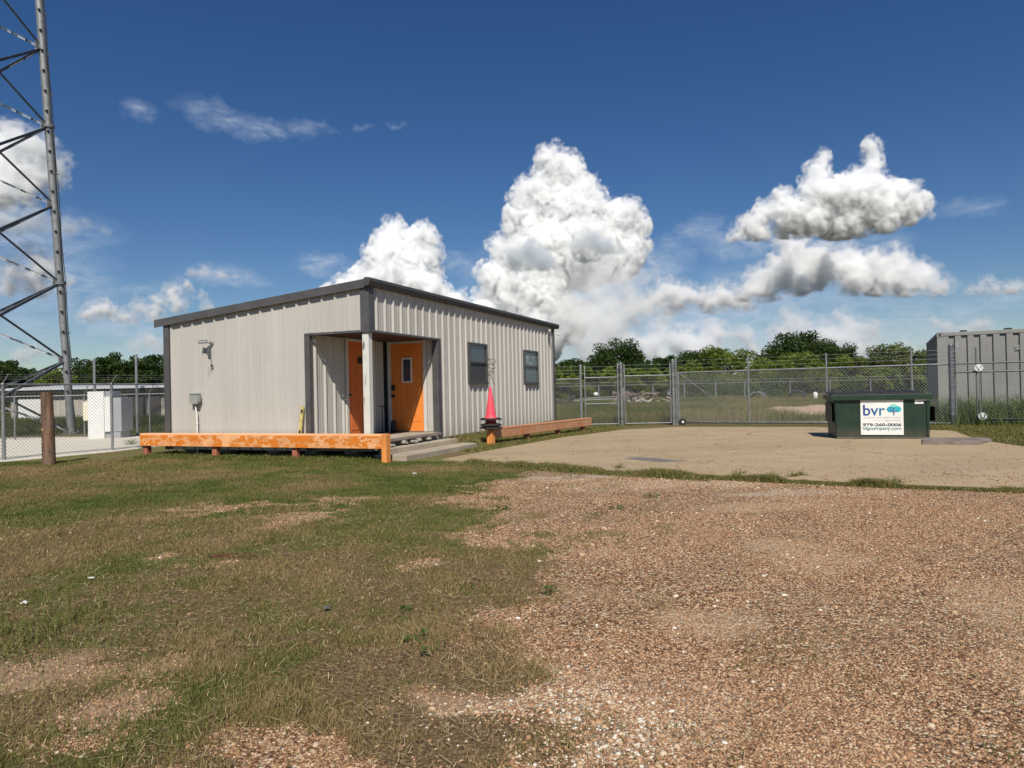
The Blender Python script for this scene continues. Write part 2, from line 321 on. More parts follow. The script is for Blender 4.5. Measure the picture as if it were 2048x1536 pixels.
BND = [G(*p) for p in ((1090, 938), (1000, 955), (950, 985), (945, 1012), (965, 1050), (1020, 1092), (1050, 1140), (1000, 1190), (975, 1240), (965, 1300), (1000, 1380), (1050, 1440), (1060, 1536))][::-1]
BY = [p.y for p in BND]; BX = [p.x for p in BND]
def ell(x, y, px, py, rx, ry, nz=.5, sc=3):
    c = G(px, py); D = c.y; a = rx*D/FPX; b = abs(G(px, py-ry).y-G(px, py+ry).y)/2
    return 1-np.sqrt(((x-c.x)/a)**2+((y-c.y)/b)**2)+nz*(fbm(x, y, sc)-.5)*2
GRAV_E = [(430, 1020, 110, 18), (600, 1032, 90, 26), (440, 1130, 80, 14), (560, 1515, 210, 60), (250, 952, 90, 7), (700, 1000, 70, 10), (330, 1110, 40, 8), (930, 1000, 60, 18), (960, 1060, 60, 25), (850, 1130, 60, 12), (1000, 1000, 60, 30), (150, 1500, 120, 30)]
DIRT_E = [(110, 1345, 210, 50), (230, 1410, 150, 60), (330, 1330, 70, 20), (900, 1400, 120, 40)]
def masks(x, y):
    xb = np.interp(y, BY, BX)
    v = sstep(xb-x+(fbm(x, y, 1.6, 5)-.5)*1.6, -.22, .22)
    gi = np.zeros_like(v)
    for e in GRAV_E: gi = np.maximum(gi, .95*sstep(ell(x, y, *e, 1.1, 6), -.1, .55))
    di = np.zeros_like(v)
    for e in DIRT_E: di = np.maximum(di, .9*sstep(ell(x, y, *e, .9, 5), -.1, .6))
    # sparse weeds invading the gravel edge
    edge = np.exp(-np.abs(x-xb)/.7)*sstep(fbm(x, y, 3.5), .52, .66)
    v = np.maximum(v*(1-.9*gi)*(1-.93*di), edge*.7*(x > xb)*(y < 9.5))
    lush = np.clip(.27+.30*sstep(y, 5.5, 8.5)+(fbm(x, y, .8, 4)-.5)*1.9-.15*sstep(-x, -1.5, -.2), 0, 1)
    v = np.where((y > 9.7) & ((x < -1.2) | (y > 12)), 1.0, v)
    return v, gi, di, lush
def gz(x, y):
    x = np.asarray(x, float); y = np.asarray(y, float)
    b = (fbm(x, y, .9, 3)-.5)*.07*sstep(y, 1, 3)*(1-sstep(y, 7, 9))
    uu = (x-C0.x)*U.x+(y-C0.y)*U.y; vv = (x-C0.x)*V.x+(y-C0.y)*V.y
    fr = .05*np.exp(-((vv+.2)/.55)**2)*sstep(uu, -6, -5)*(1-sstep(uu, 0, .6))
    rt = .17*(1-sstep(uu, .1, .95))*(uu > -1)*sstep(vv, 2.2, 3.1)*(1-sstep(vv, 11, 12.5))
    un = .05*(uu < .2)*(uu > -5.4)*(vv > 0)*(vv < 11)
    return b+np.maximum(np.maximum(fr, rt), un)
def axis(lo, hi, st, far):
    a = list(np.arange(lo, hi, st)); s = st
    while a[-1] < far: s *= 1.35; a.append(a[-1]+s)
    s = st
    while a[0] > -far: s *= 1.35; a.insert(0, a[0]-s)
    return np.array(a)
xs = axis(-9, 9, .07, 5000); ys = axis(1.6, 15, .07, 5000)
XX, YY = np.meshgrid(xs, ys); mv, mg, mdi, ml = masks(XX.ravel(), YY.ravel())
def inpoly(x, y, P):
    c = np.zeros(len(x), bool); n = len(P)
    for i in range(n):
        (x0, y0), (x1, y1) = P[i], P[(i+1) % n]
        if y0 == y1: continue
        c ^= ((y0 > y) != (y1 > y)) & (x < (x1-x0)*(y-y0)/(y1-y0)+x0)
    return c
PATH_PX = [(-900, 990), (0, 925), (225, 904), (345, 890), (345, 872), (0, 876), (-900, 890)]
PATH_XY = [tuple(G(*p).xy) for p in PATH_PX]
def sandpale(x, y):
    a = np.zeros_like(x); b = np.zeros_like(x)
    for e in ((2060, 1230, 190, 110), (2100, 1350, 140, 120), (1620, 1120, 130, 45), (1420, 1250, 150, 35), (1230, 1110, 110, 22), (1560, 1010, 200, 14)): a = np.maximum(a, sstep(ell(x, y, *e, .8, 2), -.1, .7))
    for e in ((1150, 1430, 210, 130), (1330, 1440, 160, 80), (1330, 968, 260, 13), (1130, 958, 100, 10), (1620, 985, 200, 9)): b = np.maximum(b, sstep(ell(x, y, *e, .9, 3), -.1, .6))
    return a, b
msand, mpale = sandpale(XX.ravel(), YY.ravel())
nx, ny = len(xs), len(ys); idx = np.arange(nx*ny).reshape(ny, nx)
Q = np.stack([idx[:-1, :-1], idx[:-1, 1:], idx[1:, 1:], idx[1:, :-1]], -1).reshape(-1, 4)
t = MT('ground_mix'); P = t.co
near = t.step(t.sep()[1], 30, 16)
vor = t.N.new('ShaderNodeTexVoronoi'); vor.inputs['Scale'].default_value = 62; t.L.new(P, vor.inputs['Vector'])
vs2 = t.N.new('ShaderNodeSeparateXYZ'); t.L.new(vor.outputs['Color'], vs2.inputs[0])
stone = t.ramp(vs2.outputs[0], [(0, (.08, .036, .02)), (.25, (.24, .115, .055)), (.5, (.40, .225, .115)), (.7, (.53, .355, .205)), (.88, (.66, .52, .35)), (1, (.82, .72, .55))])
patch = t.noise(.9, 5, .6); stone = t.mix(t.math('MULTIPLY', t.step(patch, .48, .68), .35), stone, (.44, .31, .19)); vd_ = vor.outputs['Distance']; stone = t.mix(t.math('MULTIPLY', t.step(vd_, .42, .75), .8), stone, (.05, .028, .015))  # dark gaps between stones: their shade is put into the colour
sand = t.mix(t.noise(50, 4, .7), (.27, .18, .10), (.47, .345, .215))
gcol = t.mix(t.math('MULTIPLY', t.step(t.noise(1.3, 6, .65), .52, .66), .6), stone, sand)
gcol = t.mix(t.math('MULTIPLY', t.step(t.math('MULTIPLY_ADD', t.noise(3.2, 9, .78), 1.5, t.attr('sand')), 1.0, 1.7), .5), gcol, (.56, .42, .27)); gcol = t.mix(t.math('MULTIPLY', t.attr('pale'), t.step(t.noise(40, 4, .7), .45, .6)), gcol, (.66, .58, .46))
soil = t.ramp(t.noise(55, 7, .8), [(.36, (.03, .018, .009)), (.5, (.14, .092, .045)), (.62, (.34, .25, .14))])
soilg = t.ramp(t.noise(45, 7, .82), [(.36, (.03, .035, .008)), (.5, (.13, .13, .038)), (.62, (.30, .27, .10))])
sc_ = t.mix(t.step(t.math('ADD', t.attr('lush'), t.math('MULTIPLY', t.math('SUBTRACT', t.noise(3, 6, .7), .5), 1.3)), .2, .75), soil, soilg)
dirt = t.mix(t.noise(25, 6, .7), (.26, .175, .105), (.38, .27, .17))
c = t.mix(t.step(t.math('ADD', t.attr('veg'), t.math('MULTIPLY', t.math('SUBTRACT', t.noise(9, 5, .7), .5), .8)), .35, .6), gcol, sc_)
c = t.mix(t.attr('dirt'), c, dirt)
far = t.mix(t.noise(.35, 8, .7), (.075, .085, .022), (.19, .165, .07)); c = t.mix(near, far, c)
gm = t.math('SUBTRACT', 1.0, t.math('MAXIMUM', t.attr('veg'), t.attr('dirt')))
t.bump(t.math('ADD', t.math('MULTIPLY', vor.outputs['Distance'], t.math('MULTIPLY', gm, -1.3)), t.math('MULTIPLY', t.noise(90, 5, .75), .8)), .9, .012)
M_GROUND = t.fin(c, .9, 0, .2)
Vg = np.stack([XX.ravel(), YY.ravel(), gz(XX.ravel(), YY.ravel())], 1)
ground = tri_mesh('ground', Vg, Q, M_GROUND, {'veg': mv, 'lush': ml, 'dirt': mdi, 'sand': msand, 'pale': mpale}, True); tag(ground, kind='structure')
# concrete pad, patch stain, white path, gravel mound beyond the gate
pad_px = [(885, 918), (1000, 897), (1130, 874), (1250, 859), (1352, 854), (1620, 854), (1905, 861), (1960, 880), (2048, 893), (2500, 915), (2500, 998), (2048, 977), (1750, 966), (1500, 955), (1250, 942), (1100, 934), (985, 927)]
o = MB().prism([G(*p, .03).xy for p in pad_px][::-1], -.05, .03).build('concrete_pad', M_PAD); tag(o, kind='structure')
st_ = [(1248, 917), (1275, 914), (1315, 916), (1345, 920), (1375, 921), (1352, 923), (1318, 924), (1288, 921)]
o = MB().prism([G(*p, .034).xy for p in st_][::-1], .031, .034).build('pavement_patch', M_PATCH); tag(o, kind='structure')
t = MT('white_gravel'); c = t.ramp(t.voro(40, 'F1', 'Color'), [(0, (.50, .45, .36)), (1, (.78, .74, .64))]); t.bump(t.voro(40), .6, .015); M_WG = t.fin(c, .9)
o = MB().prism([G(*p).xy for p in [(-900, 990), (0, 925), (225, 904), (345, 890), (345, 872), (0, 876), (-900, 890)]], .0, .012).build('gravel_path', M_WG); tag(o, kind='structure')
# ------------------------------------------------------------------ building
LBL = 'beige ribbed metal office with dark grey trim, sloping roof and an open corner porch'
B = thing('metal_building', LBL, 'building', tuple(C0), BA)
EZ = lambda x: 3.43+.0873*(x)       # roof top line along x
PIT, RH = .305, .036
def panel(mb, p0, d, n, L, zb, zt, ph=0.0):
    """ribbed sheet starting at p0 along d for L, outward normal n; zb, zt functions of distance"""
    prof = [(0, 0), (.005, 0), (.032, RH), (.058, RH), (.085, 0), (.140, 0), (.147, .005), (.158, .005), (.165, 0), (.222, 0), (.229, .005), (.240, .005), (.247, 0)]
    pts = []; k = math.floor(-ph/PIT)-1
    while k*PIT+ph < L:
        for (a, h) in prof: pts.append((k*PIT+ph+a, h))
        k += 1
    def hat(s):
        for (a, h), (b, g) in zip(pts, pts[1:]):
            if a <= s <= b: return h+(g-h)*(s-a)/max(b-a, 1e-6)
        return 0
    ss = [(0, hat(0))]+[q for q in pts if 0 < q[0] < L]+[(L, hat(L))]
    p0, d, n = Vector(p0), Vector(d), Vector(n); vs = []
    for (s, h) in ss:
        b = p0+d*s+n*h; vs += [(b.x, b.y, zb(s)), (b.x, b.y, zt(s))]
    fs = [(2*i, 2*i+2, 2*i+3, 2*i+1) for i in range(len(ss)-1)]
    mb.add(vs, fs)
    # thickness: a back sheet
    b0 = p0-n*.06; b1 = b0+d*L
    mb.add([(b0.x, b0.y, zb(0)), (b1.x, b1.y, zb(L)), (b1.x, b1.y, zt(L)), (b0.x, b0.y, zt(0)), (p0.x, p0.y, zb(0)), ((p0+d*L).x, (p0+d*L).y, zb(L)), ((p0+d*L).x, (p0+d*L).y, zt(L)), (p0.x, p0.y, zt(0))],
           [(0, 3, 2, 1), (0, 1, 5, 4), (3, 7, 6, 2)])
W, DP, RW, RD, FZ, HZ = 5.22, 10.98, 1.37, 2.72, .37, 2.46
mb = MB()
panel(mb, (-W+.1, 0, 0), (1, 0, 0), (0, -1, 0), W-RW-.1-.09, lambda s: .17, lambda s: EZ(-W+.1+s)-.13, .06)
panel(mb, (-RW-.09, 0, 0), (1, 0, 0), (0, -1, 0), RW-.02, lambda s: HZ+.03, lambda s: EZ(-RW+s)-.13, (.06-(W-.1-RW-.09)) % PIT)
mb.build('front_wall', M_PANEL, B)
mb = MB()
panel(mb, (0, .1, 0), (0, 1, 0), (1, 0, 0), RD-.02, lambda s: HZ+.03, lambda s: 3.32, .12)
ph = (.12-(RD-.02)) % PIT
# side wall with real window openings
wins = [(4.33, 5.42, 1.48, 2.48), (8.15, 9.33, 1.46, 2.46)]
y = RD+.08; segs = []
for (a, b_, z0, z1) in wins:
    segs.append((y, a, .24, 3.32)); segs.append((a, b_, .24, z0)); segs.append((a, b_, z1, 3.32)); y = b_
segs.append((y, DP-.05, .24, 3.32))
for (a, b_, z0, z1) in segs: panel(mb, (0, a, 0), (0, 1, 0), (1, 0, 0), b_-a, lambda s, z0=z0: z0, lambda s, z1=z1: z1, (.12+.1-a) % PIT)
mb.build('side_wall', M_PANEL, B)
mb = MB().box((-W, .06, .2), (-W+.05, DP, 2.95)).box((-W, DP-.05, .2), (-.06, DP, 2.95)); mb.build('back_wall', M_PANEL, B)
mb = MB()
panel(mb, (-RW, .02, 0), (0, 1, 0), (1, 0, 0), 1.1, lambda s: FZ+.01, lambda s: HZ, .08)
panel(mb, (-RW, 2.22, 0), (0, 1, 0), (1, 0, 0), .42, lambda s: FZ+.01, lambda s: HZ, .08)
panel(mb, (-RW, 1.12, 0), (0, 1, 0), (1, 0, 0), 1.1, lambda s: 2.42, lambda s: HZ, .08)
panel(mb, (-RW+.02, RD, 0), (1, 0, 0), (0, -1, 0), .10, lambda s: FZ+.01, lambda s: HZ, .08)
panel(mb, (-.29, RD, 0), (1, 0, 0), (0, -1, 0), .25, lambda s: FZ+.01, lambda s: HZ, .02)
panel(mb, (-1.25, RD, 0), (1, 0, 0), (0, -1, 0), .96, lambda s: 2.44, lambda s: HZ, .02)
mb.build('porch_wall', M_PANEL, B)
mb = MB().box((-RW, RD-.04, FZ), (-RW+.09, RD-.002, HZ)).box((-RW+.002, RD-.10, FZ), (-RW+.04, RD-.042, HZ)); mb.build('inner_corner_trim', M_DARK, B)
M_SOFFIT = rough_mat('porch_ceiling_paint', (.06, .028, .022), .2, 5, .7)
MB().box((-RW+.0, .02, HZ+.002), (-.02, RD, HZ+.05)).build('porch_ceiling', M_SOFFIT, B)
# roof and trims
mb = MB(); e = .1
mb.hexa([(-W-.12, -.06, EZ(-W-.12)-.05), (.0, -.06, EZ(0)-.05), (.0, DP+.06, EZ(0)-.05), (-W-.12, DP+.06, EZ(-W-.12)-.05), (-W-.12, -.06, EZ(-W-.12)+.0), (0, -.06, EZ(0)), (0, DP+.06, EZ(0)), (-W-.12, DP+.06, EZ(-W-.12))])
mb.build('roof', M_TRIMD, B)
mb = MB(); mb.hexa([(-W-.22, -.092, EZ(-W-.22)-.145), (.06, -.092, EZ(.06)-.145), (.06, -.062, EZ(.06)-.145), (-W-.22, -.062, EZ(-W-.22)-.145), (-W-.22, -.092, EZ(-W-.22)+.02), (.06, -.092, EZ(.06)+.02), (.06, -.062, EZ(.06)+.02), (-W-.22, -.062, EZ(-W-.22)+.02)])
mb.hexa([(-W-.2, -.062, EZ(-W-.2)-.12), (.0, -.062, EZ(0)-.12), (.0, -.036, EZ(0)-.12), (-W-.2, -.036, EZ(-W-.2)-.12), (-W-.2, -.062, EZ(-W-.2)-.01), (0, -.062, EZ(0)-.01), (0, -.036, EZ(0)-.01), (-W-.2, -.036, EZ(-W-.2)-.01)])
mb.build('rake_trim', M_TRIM, B, .006)
mb = MB().add([(0.0, -.135, 3.31), (.10, -.135, 3.31), (.135, -.135, 3.40), (.125, -.135, 3.46), (.02, -.135, 3.47), (0, -.135, 3.44), (0, DP+.3, 3.31), (.10, DP+.3, 3.31), (.135, DP+.3, 3.40), (.125, DP+.3, 3.46), (.02, DP+.3, 3.47), (0, DP+.3, 3.44)],
              [(0, 1, 7, 6), (1, 2, 8, 7), (2, 3, 9, 8), (3, 4, 10, 9), (4, 5, 11, 10), (5, 0, 6, 11), (5, 4, 3, 2, 1, 0), (6, 7, 8, 9, 10, 11)])
mb.build('eave_trim', M_TRIMD, B)
mb = MB().box((-W, -.05, .16), (-W+.155, .05, EZ(-W)-.12)); mb.build('corner_trim', M_TRIM, B, .006)
mb = MB().box((-.15, -.052, HZ-.0), (.045, .0, EZ(-.15)-.12)).box((.0, .001, HZ), (.047, .13, 3.31)); mb.build('corner_trim', M_TRIM, B, .006)
MB().box((-.02, DP-.1, .24), (.05, DP+.02, 3.31)).build('corner_trim', M_TRIM, B, .006)
mb = MB().box((-RW-.10, -.05, .18), (-RW+.02, .02, HZ+.02)).box((-RW-.03, .022, .37), (-RW+.022, .05, HZ)); mb.build('jamb_trim', M_TRIM, B, .005)
mb = MB().box((-.02, RD-.05, .3), (.05, RD+.11, HZ+.02)).box((-.10, RD-.052, .37), (-.022, RD-.004, HZ)); mb.build('jamb_trim', M_TRIM, B, .005)
mb = MB().box((-RW-.06, -.055, HZ-.02), (.05, -.001, HZ+.022)).box((.001, .002, HZ-.02), (.055, RD+.1, HZ+.022)); mb.build('header_trim', M_TRIM, B, .004)
# corner post of the porch
mb = MB(); mb.box((-.14, -.02, FZ), (.0, .12, HZ-.02)); o = mb.build('porch_post', M_WPOST, B, .012); tag(o, 'white painted timber post with peeling paint')
mk = MB().tube([(-.10+.022*math.sin(i*1.9), -.032, 2.26-.011*i+.018*math.cos(i*2.3)) for i in range(13)], .004, 5); mk.build('post_wire', M_BLACK, o)
# floor slab, blocks
MB().box((-W+.03, .02, .17), (-RW, DP-.02, FZ-.002)).box((-RW+.001, .02, .17), (-.002, RD, FZ-.002)).box((-RW+.001, RD+.001, .17), (-.002, DP-.02, FZ-.002)).build('floor', M_STEP, B)
MB().box((-W+.16, -.012, .165), (-RW-.1, .018, .245)).build('base_strip', M_WHITE, B)
for x in (-4.7, -3.7, -2.45, -1.5, -.55): MB().box((x-.14, .12, -.05), (x+.14, .42, .168)).build('foundation_block', M_BLOCK, B, .01)
MB().box((-W+.1, 1.2, 0), (-.1, 1.26, .168)).build('foundation_beam', M_DARK, B)
# doors
def door(nm, M, w, mat, kind, lab):
    # local: x across (0..w), y depth (0 = face, towards viewer negative), z up
    g = MB().box((0, 0, FZ+.02), (w, .04, 2.40), M)
    if kind == 'plank':
        for i in range(1, 8):
            pass
        nb = 8; bw = (w-.14)/nb
        for i in range(nb): g.box((.07+i*bw+.006, -.008, FZ+.24), (.07+(i+1)*bw-.006, -.0005, 2.28), M)
    else:
        for (a, b_) in ((FZ+.12, .98), (1.1, 1.72), (1.84, 2.27)):
            for (c_, d_) in ((.1, w/2-.05), (w/2+.05, w-.1)): g.box((c_, -.009, a), (d_, -.0005, b_), M)
    d = g.build(nm, mat, B, .003); tag(d, lab)
    cs = MB()
    for (a, b_) in ((-.085, 0), (w, w+.085)): cs.box((a, -.03, FZ+.01), (b_-.001 if b_ == 0 else b_, .03, 2.47 if True else 0), M)
    cs.box((-.001, -.03, 2.402), (w+.001, .03, 2.455), M); cs.build('door_casing', M_DTRIM, d, .004)
    th = MB().box((-.02, -.07, FZ+.001), (w+.02, .03, FZ+.018), M); th.build('threshold', M_GALD, d)
    return d
MBk = Matrix.Translation((-1.185, RD-.035, 0)); wd = .85
d1 = door('door', MBk, wd, M_DOOR, 'plank', 'orange planked door with a narrow window')
def rel(M, a): return M @ Vector(a)
mb = MB()
for (a, b_) in (((.30, -.03, 1.50), (.33, -.0, 2.07)), ((.53, -.03, 1.50), (.56, -.0, 2.07)), ((.3301, -.03, 1.50), (.5299, 0, 1.535)), ((.3301, -.03, 2.035), (.5299, 0, 2.07))): mb.box(a, b_, MBk)
mb.build('window_frame', M_WHITE, d1); MB().box((.33, -.012, 1.535), (.53, -.009, 2.035), MBk).build('pane', M_GLASS, d1)
MB().box((.03, -.05, 1.33), (.10, -.009, 1.46), MBk).build('door_lock', M_BLACK, d1)
mb = MB().rod(rel(MBk, (.065, -.01, 1.20)), rel(MBk, (.065, -.05, 1.20)), .035, n=12).rod(rel(MBk, (.065, -.05, 1.20)), rel(MBk, (.065, -.085, 1.20)), .028, .03, n=12)
mb.build('handle', M_BLACK, d1)
ML = Matrix.Translation((-RW+.035, 1.19, 0)) @ Matrix.Rotation(math.pi/2, 4, 'Z')
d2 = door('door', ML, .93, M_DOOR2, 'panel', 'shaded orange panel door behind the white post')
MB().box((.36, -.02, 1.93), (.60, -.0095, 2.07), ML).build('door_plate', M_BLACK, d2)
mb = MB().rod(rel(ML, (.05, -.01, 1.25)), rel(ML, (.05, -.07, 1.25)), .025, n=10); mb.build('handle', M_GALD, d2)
# windows
for i, (a, b_, z0, z1) in enumerate(wins):
    zm = (z0+z1)/2+.02
    mb = MB(); x0, x1 = -.02, .055
    mb.box((x0, a-.01, z0-.01), (x1, a+.055, z1+.01)).box((x0, b_-.055, z0-.01), (x1, b_+.01, z1+.01)).box((x0, a+.0551, z1-.05), (x1, b_-.0551, z1+.01)).box((x0, a+.0551, z0-.01), (x1, b_-.0551, z0+.045))
    mb.box((x0, a+.0551, zm-.025), (x1-.008, b_-.0551, zm+.025)).box((x1+.0005, a-.02, z0-.03), (x1+.02, b_+.02, z0+.0))
    w = mb.build('window', M_FRAME, B, .003); tag(w, ['dark framed window with a clean upper pane', 'dark framed window with torn film in its upper pane'][i])
    MB().box((.012, a+.0552, zm+.0251), (.018, b_-.0552, z1-.0501)).build('pane', M_GLASS if i == 0 else M_GLASS2, w)
    MB().box((.010, a+.0552, z0+.0451), (.016, b_-.0552, zm-.0251)).build('pane', M_SCREEN if i == 0 else M_GLASS2, w)
    MB().box((-.05, a+.03, z0), (-.045, b_-.03, z1)).build('blind', rough_mat('window_blind', (.12, .13, .14), .2, 30, .8), w)
    if i == 1:
        fm = MB()
        for k in range(9):
            yy = random.uniform(a+.08, b_-.25); zz = random.uniform(zm+.06, z1-.16); w_, h_ = random.uniform(.08, .3), random.uniform(.04, .12)
            fm.add([(.0195+.0002*k, yy, zz), (.0195+.0002*k, yy+w_, zz+random.uniform(-.03, .03)), (.0195+.0002*k, yy+w_*random.uniform(.6, 1), zz+h_), (.0195+.0002*k, yy+random.uniform(0, .05), zz+h_*.8)], [(0, 1, 2, 3)])
        fm.build('torn_film', rough_mat('torn_film', (.34, .37, .38), .2, 9, .4), w)
# electrical box + conduit (fixed to the wall: parts)
mb = MB().box((-4.40, -.14, 1.13), (-4.19, -.036, 1.345)).box((-4.405, -.15, 1.335), (-4.185, -.035, 1.36)); mb.box((-4.188, -.12, 1.17), (-4.165, -.05, 1.31))
eb = mb.build('meter_box', rough_mat('grey_green_box', (.30, .32, .29), .12, 8, .5), B, .006)
MB().tube([(-4.30, -.07, 1.13), (-4.30, -.07, 1.04), (-4.27, -.07, .92), (-4.27, -.065, .72), (-4.27, -.065, .4), (-4.27, -.065, .05)], .017, 10).rod((-4.27, -.065, .70), (-4.27, -.065, .73), .024).build('conduit', M_WHITE, eb)
def seccam(p, d, par, mat):
    p = Vector(p); d = Vector(d).normalized(); n = Vector((0, -1, 0))
    c = MB().rod(p, p+d*.15, .03, .034, 12).rod(p+d*.15, p+d*.165, .037, .03, 12); c.bar(p-d*.01+Vector((0, 0, .034)), p+d*.18+Vector((0, 0, .034)), .07, .006)
    o = c.build('security_camera', mat, par); return o
o = seccam((-3.91, -.12, 2.43), (-1, -.55, -.04), B, M_GREYP); MB().tube([(-3.88, -.03, 2.41), (-3.88, -.09, 2.42), (-3.92, -.12, 2.43)], .022, 8).rod((-3.88, -.036, 2.41), (-3.88, -.02, 2.41), .045, n=12).build('camera_mount', M_GREYP, o)
MB().box((-3.97, -.06, 2.14), (-3.91, -.037, 2.31)).build('camera_tag', M_GALD, o)
MB().tube([(-3.89, -.045, 2.38), (-3.885, -.05, 2.2), (-3.88, -.045, 2.02), (-3.86, -.045, 1.92), (-3.90, -.045, 1.80)], .004, 5).tube([(-3.88, -.045, 1.93), (-3.93, -.05, 1.86), (-3.97, -.045, 1.72)], .003, 5).rod((-3.86, -.034, 1.93), (-3.86, -.06, 1.93), .022, n=10).build('loose_cable', M_BLACK, o)
o = seccam((.10, 10.35, 3.20), (.3, -1, -.15), B, M_WHITE); MB().tube([(.036, 10.5, 3.17), (.08, 10.5, 3.2), (.1, 10.4, 3.2)], .015, 8).tube([(.05, 10.5, 3.17), (.05, 10.52, 2.9), (.05, 10.56, 2.65)], .006, 5).build('camera_mount', M_GREYP, o)
o = seccam((.09, 10.98, 3.12), (1, .15, -.12), B, M_WHITE); MB().tube([(.04, 10.9, 3.14), (.07, 10.95, 3.14)], .02, 8).build('camera_mount', M_GREYP, o)
# steps: deck boards, two concrete steps
def LW(u, v, z=0): return C0+U*u+V*v+Vector((0, 0, z))
def upoly(pts): return [LW(*p).xy for p in pts]
o = MB().prism(upoly([(.02, .1), (.16, .1), (.16, 2.55), (.02, 2.55)]), .325, .372).build('porch_edge_board', M_DECK); tag(o, 'weathered grey board along the porch floor edge above the concrete steps', 'board')
def unproj(px, py, z):
    q = G(px, py, z)-C0; return (q.dot(U), q.dot(V))
a1 = unproj(915, 877, .22); a2 = unproj(954, 886, .11)
mb = MB().prism(upoly([(.16, .02), (a1[0]-.1, .02), (a1[0], a1[1]), (.16, a1[1]+.1)]), -.05, .22)
mb2 = MB().prism(upoly([(.10, -.06), (a2[0]-.05, -.06), (a2[0], a2[1]), (a1[0]+.002, a2[1]+.15), (a1[0]-.098, .018), (.1, .018)]), -.05, .11)
S = thing('concrete_steps', 'two low worn concrete steps leading up to the open corner porch', 'steps', tuple(LW(.5, .5)))
for nm, q in (('upper_step', mb), ('lower_step', mb2)):
    o = q.build(nm, M_STEP, None, .012); o.parent = S; o.matrix_parent_inverse = Matrix.Translation(-S.location)
rub = MB()
for k in range(16):
    c_ = LW(random.uniform(.14, .22), random.uniform(.2, 2.2), .26+random.uniform(-.02, .03)); r = random.uniform(.03, .07)
    rub.lathe((c_.x, c_.y, c_.z), [(0.001, -r*.6), (r, -r*.3), (r*.9, r*.3), (.001, r*.6)], 7, False)
tag(rub.build('rubble', M_BLOCK), 'broken stones packed in the gap under the porch edge board', 'rubble', kind='stuff')
# small dark rack and bottle in the porch corner
o = MB().tube([tuple(LW(-1.20, 2.3, .37)), tuple(LW(-1.20, 2.3, 1.0))], .010, 6).tube([tuple(LW(-1.30, 2.3, .98)), tuple(LW(-1.02, 2.2, .98))], .010, 6).tube([tuple(LW(-1.27, 2.35, .38)), tuple(LW(-1.1, 2.2, .38))], .012, 6).build('broom_handle', M_BLACK)
tag(o, 'thin black stand in the dark corner of the porch behind the post', 'stand')
q = LW(-.98, 2.42, FZ); o = MB().lathe(tuple(q), [(.001, 0), (.07, .005), (.075, .2), (.06, .25), (.03, .28), (.001, .29)], 16).build('jug', M_BLACK); tag(o, 'small black jug on the porch floor left of the right orange door', 'jug')
# ------------------------------------------------------------------ barriers
def place_local(mbs, root):
    for o in mbs: o.parent = root; o.matrix_parent_inverse = Matrix.Translation(-root.location)
p0 = PL(283, 880, LW(0, -.33), V); p1 = PL(765, 880, LW(0, -.33), V)
T_ = thing('wooden_barrier', 'long low wooden barrier with peeling bright orange paint in front of the front wall', 'barrier', (p0.x, p0.y, 0), BA, 'orange wooden barriers')
def zat(px, py): return PL(px, py, LW(0, -.33), V).z
L1 = (p1-p0).dot(U); za, zb_ = zat(530, 868), zat(530, 894.5)
MB().box((0, -.045, zb_), (L1, -.0, za-.035)).build('face_board', M_PEEL, T_, .006)
MB().box((-.01, -.03, za-.033), (L1+.01, .2, za)).build('top_board', M_CAP, T_, .005)
MB().box((0.02, .06, zb_+.02), (L1-.02, .10, za-.034)).build('back_board', M_DARK, T_)
for px, m_ in ((294, M_POSTRED), (432, M_POSTRED), (592, M_POSTRED)):
    q = (PL(px, 880, LW(0, -.27), V)-p0).dot(U); MB().box((q-.06, .002, -.1), (q+.06, .12, za-.036)).build('post', m_, T_, .006)
q = (PL(769, 880, LW(0, -.33), V)-p0).dot(U); o = MB().box((q-.035, -.06, -.1), (q+.075, .09, za+.005)).build('post', M_POSTORANGE, T_, .008); tag(o, 'bright orange end post')
# right barrier
r0 = G(985, 889, .02); r1 = G(1174, 861, .02); dr = (r1-r0).normalized(); ang = math.atan2(dr.y, dr.x); LR = (r1-r0).length
T2 = thing('wooden_barrier', 'low faded orange wooden barrier beside the ribbed side wall, with cones on its near end', 'barrier', (r0.x, r0.y, 0), ang, 'orange wooden barriers')
nr = Vector((dr.y, -dr.x, 0))
zt2 = PL(1000, 851.5, r0, nr).z; zt3 = PL(1176, 839, r0, nr).z; zb2 = PL(1000, 873, r0, nr).z; zb3 = PL(1176, 853, r0, nr).z
zt_ = (zt2+zt3)/2; zb_2 = (zb2+zb3)/2
MB().box((.05, -.03, zb_2), (LR+.3, .01, zt_-.04)).build('face_board', M_DULL, T2, .006)
MB().box((-.02, -.035, zt_-.038), (LR+.32, .2, zt_)).build('top_board', M_DULL, T2, .006)
o = MB().box((-.09, -.05, -.1), (.045, .10, zt_-.042)).build('post', M_POSTORANGE, T2, .008); tag(o, 'bright orange end post')
for q in (LR*.33, LR*.66, LR*.97): MB().box((q-.06, .012, -.1), (q+.06, .13, zt_-.042)).build('post', M_POSTRED, T2, .006)
